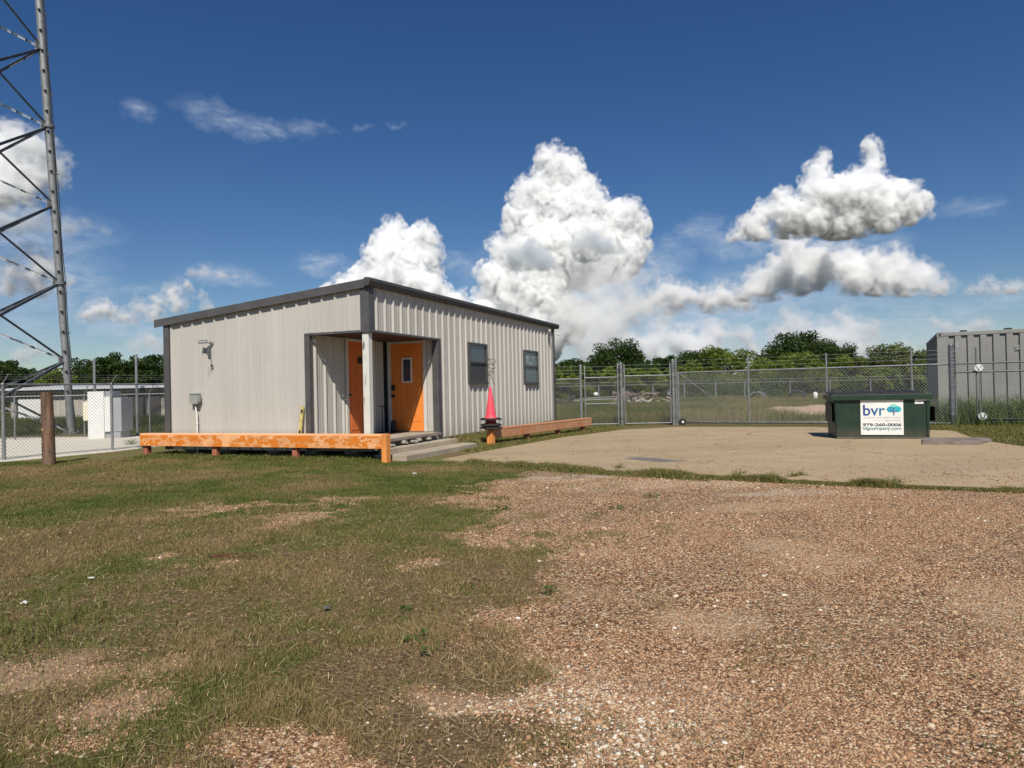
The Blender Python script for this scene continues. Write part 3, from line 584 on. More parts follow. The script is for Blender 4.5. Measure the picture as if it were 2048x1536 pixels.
# cones on the barrier's near end
cpos = r0+dr*.03+Vector((-nr.x*.04, -nr.y*.04, 0)); cb = zt_+.003
cdef = [(0.0, 'bottom black based cone of the stack, almost hidden under the others', M_CONE2), (.065, 'middle cone of the stack, dark red body showing between black bases', M_CONE2), (.20, 'tall pink red traffic cone on top of the cone stack on the barrier end', M_CONE)]
for dz, lb, m_ in cdef:
    T3 = thing('traffic_cone', lb, 'traffic cone', (cpos.x+random.uniform(-.01, .01), cpos.y, cb+dz), random.uniform(.1, .5), 'traffic cones stacked on the barrier end')
    hh = .74; MB().lathe((0, 0, .035), [(.155, 0), (.13, .04), (.115, .10), (.028, hh-.02), (.022, hh), (.017, hh), (.022, hh-.03), (.105, .09), (.12, .03)], 28).build('cone_body', m_, T3)
    bs = MB(); oc = [(-.24, -.17), (-.17, -.24), (.17, -.24), (.24, -.17), (.24, .17), (.17, .24), (-.17, .24), (-.24, .17)]
    bs.prism(oc, 0, .03).prism([(x*.85, y*.85) for x, y in oc], .0305, .045); bs.build('cone_base', M_BLACK, T3, .004)
# dead vine / wire sprouting behind the cone
wp = [(990, 770), (984, 758), (982, 748), (977, 752), (979, 743), (986, 745), (985, 737), (976, 735), (979, 727), (986, 731), (981, 721), (975, 719), (985, 718), (992, 723), (987, 728), (990, 735), (983, 740), (987, 750)]
wpl = cpos+V*.12
pts = []
for i, (x, y) in enumerate(wp):
    pts.append(PL(x, y, wpl+V*(.03*math.sin(i*2.1)), V))
sm = []
for i in range(len(pts)-1):
    for k in range(4):
        t_ = k/4; a, b_, c_, d_ = pts[max(i-1, 0)], pts[i], pts[i+1], pts[min(i+2, len(pts)-1)]
        sm.append(.5*((2*b_)+(c_-a)*t_+(2*a-5*b_+4*c_-d_)*t_**2+(3*b_-a-3*c_+d_)*t_**3))
o = MB().tube(sm, .007, 5).build('tangled_wire', rough_mat('wire_brown', (.06, .05, .04), .2, 9, .7)); tag(o, 'tangled dark wire curling up above the pink traffic cone', 'wire')
# spirit level leaning on the jamb
lt = PL(605.5, 812, LW(0, -.05), V); lb_ = PL(598.5, 880, LW(0, -.17), V); dd = (lb_-lt).normalized(); lb_ = lt+dd*((lt.z-.05)/-dd.z)
TL = thing('spirit_level', 'yellow spirit level leaning against the grey porch jamb behind the orange barrier', 'level', tuple(lb_))
o = MB().bar(lb_, lt, .05, .012, up=V).bar(lb_+U*.028, lt+U*.028, .006, .03, up=V).bar(lb_-U*.028, lt-U*.028, .006, .03, up=V).build('level_body', M_YEL); place_local([o], TL)
o = MB()
for f_ in (.08, .5, .9):
    q = lb_+(lt-lb_)*f_-V*.011; o.bar(q-dd*.03, q+dd*.03, .036, .012, up=V)
o = o.build('vial', M_BLACK); place_local([o], TL)
# ------------------------------------------------------------------ tower
B0 = AY(143, 868, G(143, 868).y); B0.z = 0
LP = [B0.xy+7.124*Vector((-math.cos(.008), math.sin(.008))), B0.xy+5.079*Vector((-math.cos(-1.275), math.sin(-1.275)))]
legs2 = [B0.xy, LP[0], LP[1]]; cen = (legs2[0]+legs2[1]+legs2[2])/3; KT = .015
def lp(i, z): q = legs2[i]+(cen-legs2[i])*KT*z; return Vector((q.x, q.y, z))
TW = thing('lattice_tower', 'tall grey steel lattice tower with tubular legs rising past the left edge', 'tower', (B0.x, B0.y, 0))
NZ = [2.767+2.892*k for k in range(-1, 8)]; TOPZ = NZ[-1]
parts = []
for i in range(3):
    a = MB()
    a.rod(lp(i, .08), lp(i, 5.7), .125, .125, 20).rod(lp(i, 5.7), lp(i, 11.5), .135, .135, 20).rod(lp(i, 11.5), lp(i, TOPZ+.3), .135, .13, 20)
    o = a.build('leg', M_GAL); parts.append(o)
    f = MB()
    for z_ in (5.62, 11.42, 17.2): 
        f.rod(lp(i, z_-.05), lp(i, z_-.005), .20, n=20).rod(lp(i, z_+.005), lp(i, z_+.05), .20, n=20)
    f.rod(lp(i, .0), lp(i, .06), .30, n=20); 
    for k in range(8):
        c_ = lp(i, .06)+Vector((.24*math.cos(k*.785), .24*math.sin(k*.785), 0)); f.rod(c_, c_+Vector((0, 0, .09)), .02, n=6)
    fo = f.build('flange', M_GAL); fo.parent = o
    if i == 0:
        z_ = 1.6; k = 0
        while z_ < TOPZ:
            c_ = lp(0, z_); st = MB().rod(c_+Vector((.0, -.12, 0)), c_+Vector((.10, -.19, .0)), .016, n=6).box((c_.x+.03, c_.y-.17, c_.z-.05), (c_.x+.10, c_.y-.12, c_.z+.02)); z_ += .74; so = st.build('step_bolt', M_DARK); so.parent = o
        cl = MB(); z_ = 2.3
        while z_ < TOPZ:
            c_ = lp(0, z_); cl.rod(c_+Vector((.1, 0, 0)), c_+Vector((.27, -.04, 0)), .022, n=6); cl.rod(c_-Vector((0, 0, .01)), c_+Vector((0, 0, .01)), .139, n=20); z_ += 1.47
        co = cl.build('cable_clamp', M_GAL); co.parent = o
        cb_ = MB(); P1 = []; P2 = []
        for k in range(60):
            z_ = 2.2+(TOPZ-2.2)*k/59; c_ = lp(0, z_); P1.append(c_+Vector((.17+.02*math.sin(k*.9), -.06, 0))); P2.append(c_+Vector((.205+.015*math.sin(k*.7+1), -.03, 0)))
        P1.insert(0, lp(0, .1)+Vector((.2, -.05, 0))); cb_.tube(P1, .017, 6).tube(P2, .014, 6); co = cb_.build('cable', M_BLACK); co.parent = o
for (i, j) in ((0, 1), (0, 2), (1, 2)):
    for k, z_ in enumerate(NZ):
        if k+1 < len(NZ):
            for (a_, b_) in ((i, j), (j, i)):
                A_, B_ = lp(a_, z_ if k else .12), lp(b_, NZ[k+1]); d_ = (B_-A_).normalized(); A_ = A_+d_*.16; B_ = B_-d_*.16
                lo = (a_ == i); m_ = M_BRACE
                w_ = .065 if (a_ == 0) else .095
                if (i, j) == (0, 1) and a_ == 0: m_ = M_BRACEL
                if (i, j) == (0, 1) and a_ == 1: w_ = .085
                g = MB().bar(A_, B_, w_, .012).bar(A_-Vector((0, 0, w_/2)), B_-Vector((0, 0, w_/2)), .012, w_)
                o = g.build('brace', m_); parts.append(o)
                if m_ is M_BRACEL:
                    n_ = 11
                    for q in range(1, n_):
                        c_ = A_+(B_-A_)*(q/n_+.02*math.sin(q*5)); so = MB().bar(c_-d_*.10-Vector((0, 0, w_/2)), c_+d_*.10-Vector((0, 0, w_/2)), w_+.006, w_+.004).build('peg_shadow_band', M_BRACE); so.parent = o  # dark bands put the pegs' shadows on the light brace as colour
        g = MB(); a_ = lp(i, z_ if z_ > 0 else .12); dx = (lp(j, z_)-lp(i, z_)).normalized()
        c_ = Vector((a_.x, a_.y, max(z_, .12)))+dx*.2; g.bar(c_-dx*.09, c_+dx*.09, .015, .26); parts.append(g.build('gusset_plate', M_GAL))
place_local(parts, TW)
# ------------------------------------------------------------------ timber post
pp = G(98, 929); pp.z = 0
tp = Vector((pp.x-.02, pp.y, 1.44)); mb = MB()
ring = [(0, .118), (.3, .116), (.7, .112), (1.1, .108), (1.40, .105), (1.44, .100)]
vs = []; fs = []; n = 22
for (z_, r) in ring:
    for k in range(n):
        a_ = 2*math.pi*k/n; rr = r*(1+.035*math.sin(a_*3+z_*2)+.02*math.sin(a_*7)+.01*math.sin(z_*9)); vs.append((pp.x-.012*z_+rr*math.cos(a_), pp.y+rr*math.sin(a_), z_-.05*(z_ == 0)))
for i in range(len(ring)-1):
    for k in range(n): fs.append((i*n+k, i*n+(k+1) % n, (i+1)*n+(k+1) % n, (i+1)*n+k))
mb.add(vs, fs, True); mb.add(vs[-n:], [tuple(range(n))])
o = mb.build('timber_post', M_POLE); tag(o, 'short thick brown timber post standing in the grass before the chain link fence', 'post')
kn = MB()
for (x_, z_, r) in ((-.035, .70, .035), (-.04, .48, .02), (.02, .95, .012)):
    c_ = Vector((pp.x+x_-.01, pp.y-math.sqrt(max(.113**2-x_*x_, 0))+.004, z_)); kn.rod(c_, c_+Vector((0, -.012, 0)), r, r*.8, 12)
k_ = kn.build('knot', rough_mat('knot_wood', (.25, .17, .10), .4, 30, .8)); k_.parent = o
# ------------------------------------------------------------------ chain link fences
def wire_mesh(mb, a, b, z0, z1, sp=.09, r=.0021, slope=None):
    a, b = Vector(a), Vector(b); L = (b-a).length; d = (b-a)/L; d.z = 0; Hh = z1-z0; n = int((L+Hh)/sp)
    dz = (b.z-a.z)/L
    nrm = Vector((-d.y, d.x, 0))
    for k in range(1, n+1):
        for sg in (1, -1):
            c = k*sp; s0 = max(0, c-Hh); s1 = min(L, c)
            if s1-s0 < .01: continue
            za, zb = (c-s0, c-s1)
            if sg == 1: za, zb = Hh-za, Hh-zb
            off = nrm*(.003*sg)
            p = Vector((a.x, a.y, 0))+d*s0+off+Vector((0, 0, z0+za+dz*s0)); q = Vector((a.x, a.y, 0))+d*s1+off+Vector((0, 0, z0+zb+dz*s1))
            mb.rod(p, q, r, n=3, caps=False, sm=False)
def rail(mb, a, b, z, r=.021): mb.rod(Vector((a[0], a[1], z)), Vector((b[0], b[1], z)), r, n=10)
def fence(name, label, pts, h, posts, group=None, sp=.09, r=.0021, post_r=.03, arm=None, post_h=None, barb=None, bottom=True, wr=.003, cat='fence', mat_post=None, mat_wire=None):
    """pts polyline (x, y); posts: list of (x, y, height, radius)"""
    T = thing(name, label, cat, (pts[0][0], pts[0][1], 0), 0, group); ps = []
    m = MB()
    for a, b in zip(pts, pts[1:]): wire_mesh(m, (a[0], a[1], 0), (b[0], b[1], 0), .04, h, sp, r)
    ps.append(m.build('wire_mesh', mat_wire or M_WIRE))
    m = MB()
    for a, b in zip(pts, pts[1:]): rail(m, a, b, h)
    ps.append(m.build('top_rail', M_GAL))
    if bottom:
        m = MB()
        for a, b in zip(pts, pts[1:]): m.rod((a[0], a[1], .05), (b[0], b[1], .05), .004, n=5)
        ps.append(m.build('tension_wire', M_GAL))
    for (x_, y_, hh, rr) in posts:
        m = MB().rod((x_, y_, -.1), (x_, y_, hh), rr, n=14).lathe((x_, y_, hh), [(rr*1.08, -.02), (rr*1.08, .0), (rr*.6, rr*.5), (.001, rr*.7)], 14)
        if arm: m.rod((x_, y_, hh), (x_+arm[0], y_+arm[1], hh+arm[2]), .014, n=8)
        ps.append(m.build('post', mat_post or M_GAL))
    if barb:
        m = MB()
        for (dx, dy, z_) in barb:
            for a, b in zip(pts, pts[1:]):
                m.rod((a[0]+dx, a[1]+dy, z_), (b[0]+dx, b[1]+dy, z_), wr, n=4, caps=False)
                L = math.hypot(b[0]-a[0], b[1]-a[1]); k = int(L/.13)
                for q in range(k):
                    f_ = (q+.5)/k; c_ = Vector((a[0]+dx+(b[0]-a[0])*f_, a[1]+dy+(b[1]-a[1])*f_, z_)); m.rod(c_+Vector((-.01, 0, -.018)), c_+Vector((.01, 0, .018)), wr*.8, n=3, caps=False)
        ps.append(m.build('barbed_wire', M_WIRE))
    place_local(ps, T); return T
fa, fb = G(8, 921), G(225, 901.5); fd = (fb-fa).normalized(); fm = fa-fd*6; fe = fb+fd*3.2
am = (.19, -.1, .20)
fence('chain_link_fence', 'near chain link fence on the left with slanted arms, behind the brown timber post', [fm.xy, fa.xy, fb.xy, fe.xy], 1.64,
      [(fa.x, fa.y, 1.66, .038), (fb.x, fb.y, 1.66, .03), (fm.x, fm.y, 1.66, .03), (fe.x, fe.y, 1.66, .03)], sp=.078, r=.0030, mat_wire=M_FWIRE, arm=am, barb=[(am[0]*f_, am[1]*f_, 1.66+am[2]*f_) for f_ in (.45, .7, .97)])
ga, gb, gc = G(30, 880), G(300, 869), G(-250, 888)
fence('chain_link_fence', 'far chain link fence behind the white gravel and the white cabinet', [gc.xy, ga.xy, (ga.xy+gb.xy)/2, gb.xy, (gb+(gb-ga)*.6).xy], 1.42,
      [(ga.x, ga.y, 1.44, .026), ((ga.x+gb.x)/2, (ga.y+gb.y)/2, 1.44, .026), (gb.x, gb.y, 1.44, .026)], arm=(.2, -.1, .3), sp=.1, r=.002, mat_wire=M_GALD)
for (px, yb, yt, lb) in ((191, 872, 718, 'slim grey pipe post rising behind the white cabinet'), (275, 870, 709, 'tall slim grey pipe post between the cabinet and the office wall')):
    q = G(px, yb); zt = AY(px, yt, q.y).z; o = MB().rod((q.x, q.y, -.1), (q.x, q.y, zt), .045, n=14).lathe((q.x, q.y, zt), [(.05, -.03), (.05, 0), (.001, .03)], 14).build('pipe_post', M_GAL); tag(o, lb, 'pipe post', 'pipe posts by the cabinet')
# right hand fences and gates
g0, g1 = G(1352, 850), G(1905, 854); gd = (g1-g0).normalized(); gy = g0.y
def gp(px, y=850):                    # point of the gate line under photo column px
    n = Vector((gd.y, -gd.x, 0)); q = PL(px, y, g0, n); return Vector((q.x, q.y, 0))
def gzt(px, py): n = Vector((gd.y, -gd.x, 0)); return PL(px, py, g0, n).z
xa = AY(1114, 835, 23.4); xb_ = AY(1165, 835, 23.3); xc = AY(1240, 850, 23.25); xd = AY(1247, 850, 23.25); xe = AY(1345, 850, 23.23)
barb3 = [(0, 0, 1.78), (0, 0, 1.90), (0, 0, 2.02)]
fence('chain_link_fence', 'short chain link fence panel between the office corner and the narrow gate', [xa.xy, xb_.xy], 1.60, [(xb_.x-.03, xb_.y, 2.05, .045)], barb=barb3)
def gate(label, a, b, h, mid=None, posts=()):
    T = thing('chain_link_gate', label, 'gate', (a.x, a.y, 0)); ps = []
    m = MB(); wire_mesh(m, (a.x, a.y, 0), (b.x, b.y, 0), .08, h); ps.append(m.build('wire_mesh', M_WIRE))
    m = MB(); rail(m, a, b, h); rail(m, a, b, .08); 
    if mid: rail(m, a, b, mid, .018)
    for p in (a, b): m.rod((p.x, p.y, .08), (p.x, p.y, h), .022, n=10)
    ps.append(m.build('gate_frame', M_GAL))
    m = MB()
    for z_ in (h+.12, h+.24, h+.36): m.rod((a.x, a.y, z_), (b.x, b.y, z_), .003, n=4, caps=False)
    for p in (a, b): m.rod((p.x, p.y, h), (p.x, p.y, h+.4), .018, n=8)
    ps.append(m.build('barbed_wire', M_WIRE)); place_local(ps, T); return T
T = gate('narrow chain link walk gate with a middle rail, beside the office corner', xb_+Vector((.10, 0, 0)), xc-Vector((.03, 0, 0)), 1.63, .76)
T = gate('wider chain link gate leaf between the walk gate and the sliding gate', xd+Vector((.06, 0, 0)), xe-Vector((.04, 0, 0)), 1.66)
m = MB(); q = xe-Vector((.12, .03, 0)); m.box((q.x-.04, q.y-.05, 1.0), (q.x+.04, q.y, 1.12)).tube([(q.x-.02, q.y-.03, 1.12), (q.x-.02, q.y-.03, 1.18), (q.x+.02, q.y-.03, 1.18), (q.x+.02, q.y-.03, 1.12)], .006); o = m.build('padlock', M_GAL); o.parent = T; o.matrix_parent_inverse = Matrix.Translation(-T.location)
for (px, yt, r, lb) in ((1237.5, 728, .03, 'thinner galvanised gate post right of the walk gate'), (1244.5, 726, .05, 'thick galvanised gate post with bands right of the walk gate'), (1348.5, 720, .055, 'thick galvanised gate post left of the sliding gate latch'), (1354.5, 717, .035, 'slim galvanised post touching the left end of the sliding gate')):
    yy = 23.2; zt = AY(px, yt, yy).z; q = AY(px, 852, yy)
    T = thing('gate_post', lb, 'gate post', (q.x, q.y, 0), 0, 'galvanised gate posts')
    MB().rod((0, 0, -.1), (0, 0, zt), r, n=14).lathe((0, 0, zt), [(r*1.1, -.02), (r*1.1, 0), (.001, r*.7)], 14).build('pole', M_GAL, T)
    m = MB()
    for z_ in [.25, .6, .95, 1.3, 1.6]+[1.8+.09*k for k in range(int((zt-1.85)/.09))]: m.rod((0, 0, z_-.012), (0, 0, z_+.012), r*1.16, n=14).rod((0, -r, z_), (0, -r-.03, z_), .008, n=5)
    m.build('band', M_GALD, T)
# sliding gate
A_, B_ = gp(1358), gp(1902); HG = 1.73
SG = thing('sliding_gate', 'long chain link sliding gate with a diagonal brace, behind the green dumpster', 'gate', (A_.x, A_.y, 0)); ps = []
m = MB(); wire_mesh(m, (A_.x, A_.y, 0), (B_.x, B_.y, 0), .10, HG); ps.append(m.build('wire_mesh', M_WIRE))
m = MB(); rail(m, A_, B_, HG, .026); ps.append(m.build('top_rail', M_GAL)); m = MB(); rail(m, A_, B_, .10, .036); ps.append(m.build('bottom_rail', M_GALD))
for px, yt in ((1358.5, 745), (1499, 712), (1655.5, 706), (1826, 700)):
    q = gp(px); zt = gzt(px, yt); m = MB().rod((q.x, q.y-.0, .10), (q.x, q.y, zt), .026, n=12); ps.append(m.build('stile', M_GAL))
q1, q2 = gp(1361), gp(1486); ps.append(MB().rod((q1.x, q1.y-.03, 1.70), (q2.x, q2.y-.03, .16), .009, n=6).build('brace_rod', M_GAL))
m = MB()
for z_ in (1.88, 2.0, 2.12): m.rod((A_.x, A_.y, z_), (B_.x, B_.y, z_), .0035, n=4, caps=False)
ps.append(m.build('barbed_wire', M_WIRE))
q = gp(1364); m = MB().rod((q.x, q.y-.11, .11), (q.x, q.y-.03, .11), .11, n=20).rod((q.x, q.y-.13, .11), (q.x, q.y-.11, .11), .05, n=12); w_ = m.build('wheel', M_BLACK); ps.append(w_)
m = MB().rod((q.x, q.y-.135, .11), (q.x, q.y-.131, .11), .04, n=12); hb = m.build('hub', M_WHITE); place_local(ps, SG); hb.parent = w_
# end post and right hand rails with rollers
q = gp(1905.5); zt = gzt(1901, 690); T = thing('gate_post', 'thickest grey post at the right end of the sliding gate', 'gate post', (q.x, q.y, 0), 0, 'galvanised gate posts')
MB().rod((0, 0, -.1), (0, 0, zt), .065, n=16).lathe((0, 0, zt), [(.07, -.02), (.07, 0), (.001, .05)], 16).build('pole', M_GALD, T)
m = MB()
for z_ in (.35, .8, 1.15, 1.42, 1.5, 1.58, 1.75, 1.85, 1.95, 2.05): m.rod((0, 0, z_-.014), (0, 0, z_+.014), .075, n=14).rod((.03, -.06, z_), (.06, -.10, z_), .01, n=5)
m.rod((.10, -.02, 0), (.10, -.02, 1.35), .02, n=8); m.build('band', M_GAL, T)
A_, B_ = gp(1911), gp(2048)+gd*2.4
T = thing('gate_track_fence', 'chain link fence with double top rails and white rollers in front of the grey container', 'fence', (A_.x, A_.y, 0)); ps = []
m = MB(); wire_mesh(m, (A_.x, A_.y, 0), (B_.x, B_.y, 0), .1, 1.73); ps.append(m.build('wire_mesh', M_GALD))
z1_, z2_ = gzt(1960, 726), gzt(1960, 743.5)
for z_ in (z1_, z2_): m = MB(); rail(m, A_, B_, z_, .024); ps.append(m.build('rail', M_GALD))
m = MB(); rail(m, gp(1966), B_, gzt(1975, 838), .03); ps.append(m.build('rail', M_DARK))
q = gp(1955.5); ps.append(MB().rod((q.x, q.y, .2), (q.x, q.y, gzt(1955, 695)), .018, n=10).build('stile', M_GALD))
q = gp(1961); ps.append(MB().rod((q.x, q.y-.03, .2), (q.x, q.y-.03, z2_), .014, n=8).build('stile', M_GAL))
m = MB()
for z_ in (1.86, 1.95, 2.04, 2.13): m.rod((A_.x, A_.y, z_), (B_.x, B_.y, z_), .003, n=4, caps=False)
ps.append(m.build('barbed_wire', M_GALD))
for (px, py) in ((1960.5, 735.5), (1965.5, 832)):
    q = gp(px); z_ = gzt(px, py); n_ = Vector((gd.y, -gd.x, 0)).normalized(); c_ = Vector((q.x, q.y, z_)); m = MB()
    m.rod(c_+n_*.05, c_+n_*.09, .098, n=24).rod(c_+n_*.091, c_+n_*.11, .03, n=12)
    w_ = m.build('roller', M_WHITE); ps.append(w_)
    k = MB()
    for a_ in range(3):
        t_ = a_*2.1+.5; k.bar(c_+n_*.093+gd*.035*math.cos(t_)+Vector((0, 0, .035*math.sin(t_))), c_+n_*.093+gd*.08*math.cos(t_)+Vector((0, 0, .08*math.sin(t_))), .02, .008, up=n_)
    k = k.build('spoke', M_GALD); k.parent = w_
place_local(ps, T)
# far fence across the field
FD = 62; fp = [AY(px, 800, FD) for px in (1105, 1198, 1306, 1369, 1432, 1490, 1581, 1661, 1742, 1826, 1900)]
for p in fp: p.z = 0
fence('chain_link_fence', 'low looking distant chain link fence across the far side of the weedy field', [fp[0].xy, fp[-1].xy], 1.50, [(p.x, p.y, 1.52, .05) for p in fp], arm=(.22, -.1, .36), sp=.5, r=.004, wr=.01, barb=[(.15, -.07, 1.76)], mat_wire=M_GALD)
# ------------------------------------------------------------------ cabinet
cq = G(176, 878); cx = cq.x; cy = cq.y; s_ = cy/FPX
CB = thing('equipment_cabinet', 'white steel equipment cabinet with stepped boxes on the white gravel by the tower', 'cabinet', (cx, cy, 0), R_(-4))
def px2(x): return (x-176)*s_
def pz(y): return AY(190, y, cy).z
MB().box((0, 0, 0), (px2(210), .55, pz(783))).build('main_box', M_WHITE, CB, .01)
MB().box((px2(210)+.002, .02, pz(864)), (px2(222), .5, pz(794))).build('side_box', M_WHITE, CB, .01)
MB().box((px2(222)+.002, .08, pz(864)), (px2(243), .7, pz(796))).build('cooling_unit', M_GREYP, CB, .01)
MB().box((px2(210)+.002, .1, 0), (px2(240), .6, pz(864)-.002)).build('plinth', M_GREYP, CB, .01)
MB().box((px2(210)+.002, .1, pz(794)+.002), (px2(226), .5, pz(784))).build('top_box', M_GREYP, CB, .01)
MB().box((px2(164), .05, pz(841)), (-.002, .4, pz(803))).build('side_box', rough_mat('cream_enamel', (.72, .66, .52), .05, 3), CB, .01)
MB().rod((px2(172), .2, 0), (px2(172), .2, pz(841)), .03).tube([(px2(214), .3, pz(784)), (px2(212), .3, pz(778)), (px2(216), .3, pz(775)), (px2(219), .3, pz(781))], .015).build('conduit', M_GALD, CB)
# ------------------------------------------------------------------ long low building, left background
DB = 44
def bx(px, py=800): return AY(px, py, DB)
x0_, x1_ = bx(22).x, bx(420).x; zr, ze = bx(150, 767).z, bx(150, 779).z
LB = thing('storage_building', 'long low pale metal storage building with a bright roof behind the left fences', 'building', (x0_, DB, 0))
mb = MB(); panel(mb, (0, 0, 0), (1, 0, 0), (0, -1, 0), x1_-x0_, lambda s: 0, lambda s: ze); mb.box((0, .05, 0), (x1_-x0_, 9, ze)); mb.build('wall', rough_mat('far_wall', (.44, .41, .36), .15, .6, .6), LB)
mb = MB().hexa([(-.4, -.5, ze), (x1_-x0_+.4, -.5, ze), (x1_-x0_+.4, 5, zr-.14), (-.4, 5, zr-.14), (-.4, -.5, ze+.14), (x1_-x0_+.4, -.5, ze+.14), (x1_-x0_+.4, 5, zr), (-.4, 5, zr)]); mb.build('roof', rough_mat('far_roof', (.62, .64, .66), .08, 1, .35, .2), LB)
MB().box((-.3, -.42, ze-.2), (x1_-x0_+.3, -.06, ze-.003)).build('eave', M_DARK, LB)
q0 = bx(38).x-x0_; q1 = bx(83).x-x0_; mb = MB().box((q0, -.09, 0), (q1, -.04, bx(60, 797).z)); d_ = mb.build('roller_door', M_WHITE, LB)
MB().box((q0-.12, -.1, 0), (q0-.002, -.03, bx(60, 795).z)).box((q1+.002, -.1, 0), (q1+.12, -.03, bx(60, 795).z)).box((q0-.12, -.1, bx(60, 797).z+.002), (q1+.12, -.03, bx(60, 793.5).z)).build('door_frame', M_DARK, d_)
for (a, b_) in ((257, 290), (300, 322), (178, 196)): MB().box((bx(a).x-x0_, -.1, 0), (bx(b_).x-x0_, -.04, bx(a, 788).z)).build('opening_slab', rough_mat('opening_shade', (.05, .045, .045), .2, 3), LB)  # solid slabs; the shade inside each doorway is their dark colour
# ------------------------------------------------------------------ dumpster
b0, b1 = G(1672, 880), G(1860, 880); bd = (b1-b0).normalized(); ba = math.atan2(bd.y, bd.x); WB = (b1-b0).length
DM = thing('dumpster', 'dark green steel dumpster with a white company sign on the concrete drive', 'dumpster', (b0.x, b0.y, .03), ba)
nb = Vector((bd.y, -bd.x, 0))
def bz(px, py): return PL(px, py, b0, nb).z-.03
def bxl(px, py): return (PL(px, py, b0, nb)-b0).dot(bd)
zt = bz(1765, 799); ztop = bz(1765, 788.5); DPB = 1.25
mb = MB(); mb.hexa([(0.0, 0, .02), (WB, 0, .02), (WB, DPB, .02), (0, DPB, .02), (-.02, -.01, zt), (WB+.02, -.01, zt), (WB+.02, DPB+.02, zt), (-.02, DPB+.02, zt)])
mb.box((-.0, -.03, .0), (WB, .02, .035)); mb.build('body', M_BIN, DM, .008)
x_a, x_b = bxl(1661, 793), bxl(1864, 793)
mb = MB().box((x_a, -.075, zt-.01), (x_b, .0-.012, ztop)).box((x_a, -.011, zt), (x_a+.09, DPB+.05, ztop)).box((x_b-.09, -.011, zt), (x_b, DPB+.05, ztop)).box((x_a+.0901, DPB, zt), (x_b-.0901, DPB+.05, ztop)); mb.build('rim', M_BIN, DM, .008)
mid = (x_a+x_b)/2
for (a, b_) in ((x_a+.03, mid-.01), (mid+.01, x_b-.12)):
    mb = MB().hexa([(a, -.06, ztop+.004), (b_, -.06, ztop+.004), (b_, DPB, ztop+.03), (a, DPB, ztop+.03), (a, -.06, ztop+.024), (b_, -.06, ztop+.024), (b_, DPB, ztop+.06), (a, DPB, ztop+.06)])
    for k in range(3):
        c_ = a+(b_-a)*(k+.5)/3; mb.hexa([(c_-.1, -.02, ztop+.02), (c_+.1, -.02, ztop+.02), (c_+.1, DPB-.1, ztop+.05), (c_-.1, DPB-.1, ztop+.05), (c_-.08, .02, ztop+.045), (c_+.08, .02, ztop+.045), (c_+.08, DPB-.12, ztop+.08), (c_-.08, DPB-.12, ztop+.08)])
    mb.build('lid', M_BLACK, DM, .005)
for sx, (ya, yb) in ((-1, (bz(1672, 845), bz(1672, 806))), (1, (bz(1860, 843), bz(1860, 812)))):
    x_ = 0 if sx < 0 else WB; e = .06 if sx < 0 else .11
    lo, hi = (x_-e-.02, x_-.025) if sx < 0 else (x_+.025, x_+e+.02)
    mb = MB().box((lo, .04, ya), (hi, DPB*.8, ya+.012)).box((lo, .04, yb-.012), (hi, DPB*.8, yb)).box((lo if sx < 0 else hi-.012, .04, ya+.0121), (lo+.012 if sx < 0 else hi, DPB*.8, yb-.0121)); mb.build('fork_pocket', M_BLACK, DM)
mb = MB()
for x_ in (.012, WB-.052): mb.box((x_, -.03, .06), (x_+.04, -.004, zt-.03))
mb.build('rib', M_BIN, DM, .004)
sx0, sx1 = bxl(1720.5, 830), bxl(1806, 830); sz0, sz1 = bz(1763, 869), bz(1763, 799.5)
SGN = MB().box((sx0, -.022, sz0), (sx1, -.0135, sz1)).build('sign', rough_mat('sign_white', (.76, .76, .72), .07, 5, .5), DM); SGN.rotation_euler = (0, R_(.35), 0)
SW, SH = sx1-sx0, sz1-sz0
def flat(nm, col): return rough_mat(nm, col, .03, 3, .5, bump=0)
def text(s, size, x, z, mat, wfit=None, bold=0, parent=None, name='lettering', yoff=-.0235, spacing=1.0, align='LEFT', hfit=None):
    cu = bpy.data.curves.new('t', 'FONT'); cu.body = s; cu.size = size; cu.extrude = .0008; cu.offset = bold; cu.space_character = spacing; cu.resolution_u = 6
    to = bpy.data.objects.new('t', cu); COL.objects.link(to); dg = bpy.context.evaluated_depsgraph_get(); me = bpy.data.meshes.new_from_object(to.evaluated_get(dg)); bpy.data.objects.remove(to)
    n_ = len(me.vertices); co = np.empty(n_*3); me.vertices.foreach_get('co', co); co = co.reshape(-1, 3); co[:, 0] -= co[:, 0].min(); w_ = co[:, 0].max()
    if wfit: co[:, 0] *= wfit/w_
    if hfit: co[:, 1] *= hfit/co[:, 1].max()
    out = np.stack([co[:, 0]+x, -co[:, 2]+yoff, co[:, 1]+z], 1); me.vertices.foreach_set('co', out.ravel()); me.materials.clear(); me.materials.append(mat); me.update(); me.name = name
    o = bpy.data.objects.new(name, me); COL.objects.link(o); o.parent = parent; return o
SX = lambda f_: sx0+SW*f_
SZ = lambda f_: sz1-SH*f_
t = MT('logo_blue'); x_ = t.sep()[0]; M_BLUE = t.fin(t.mix(t.step(x_, sx0+SW*.08, sx0+SW*.6), (.02, .055, .22), (.03, .20, .36)), .5)
text('bvr', .3, SX(.06), SZ(.44), M_BLUE, SW*.52, .004, SGN, 'logo_letters', hfit=SH*.31)
M_SG = flat('text_grey', (.40, .42, .44)); M_DK = flat('text_dark', (.05, .07, .10)); M_TL = flat('text_teal', (.10, .22, .26))
text('WASTE AND RECYCLING', .05, SX(.075), SZ(.53), M_SG, SW*.86, 0, SGN, 'lettering', hfit=SH*.05)
text('a bigcompany', .05, SX(.50), SZ(.605), M_SG, SW*.43, 0, SGN, 'lettering')
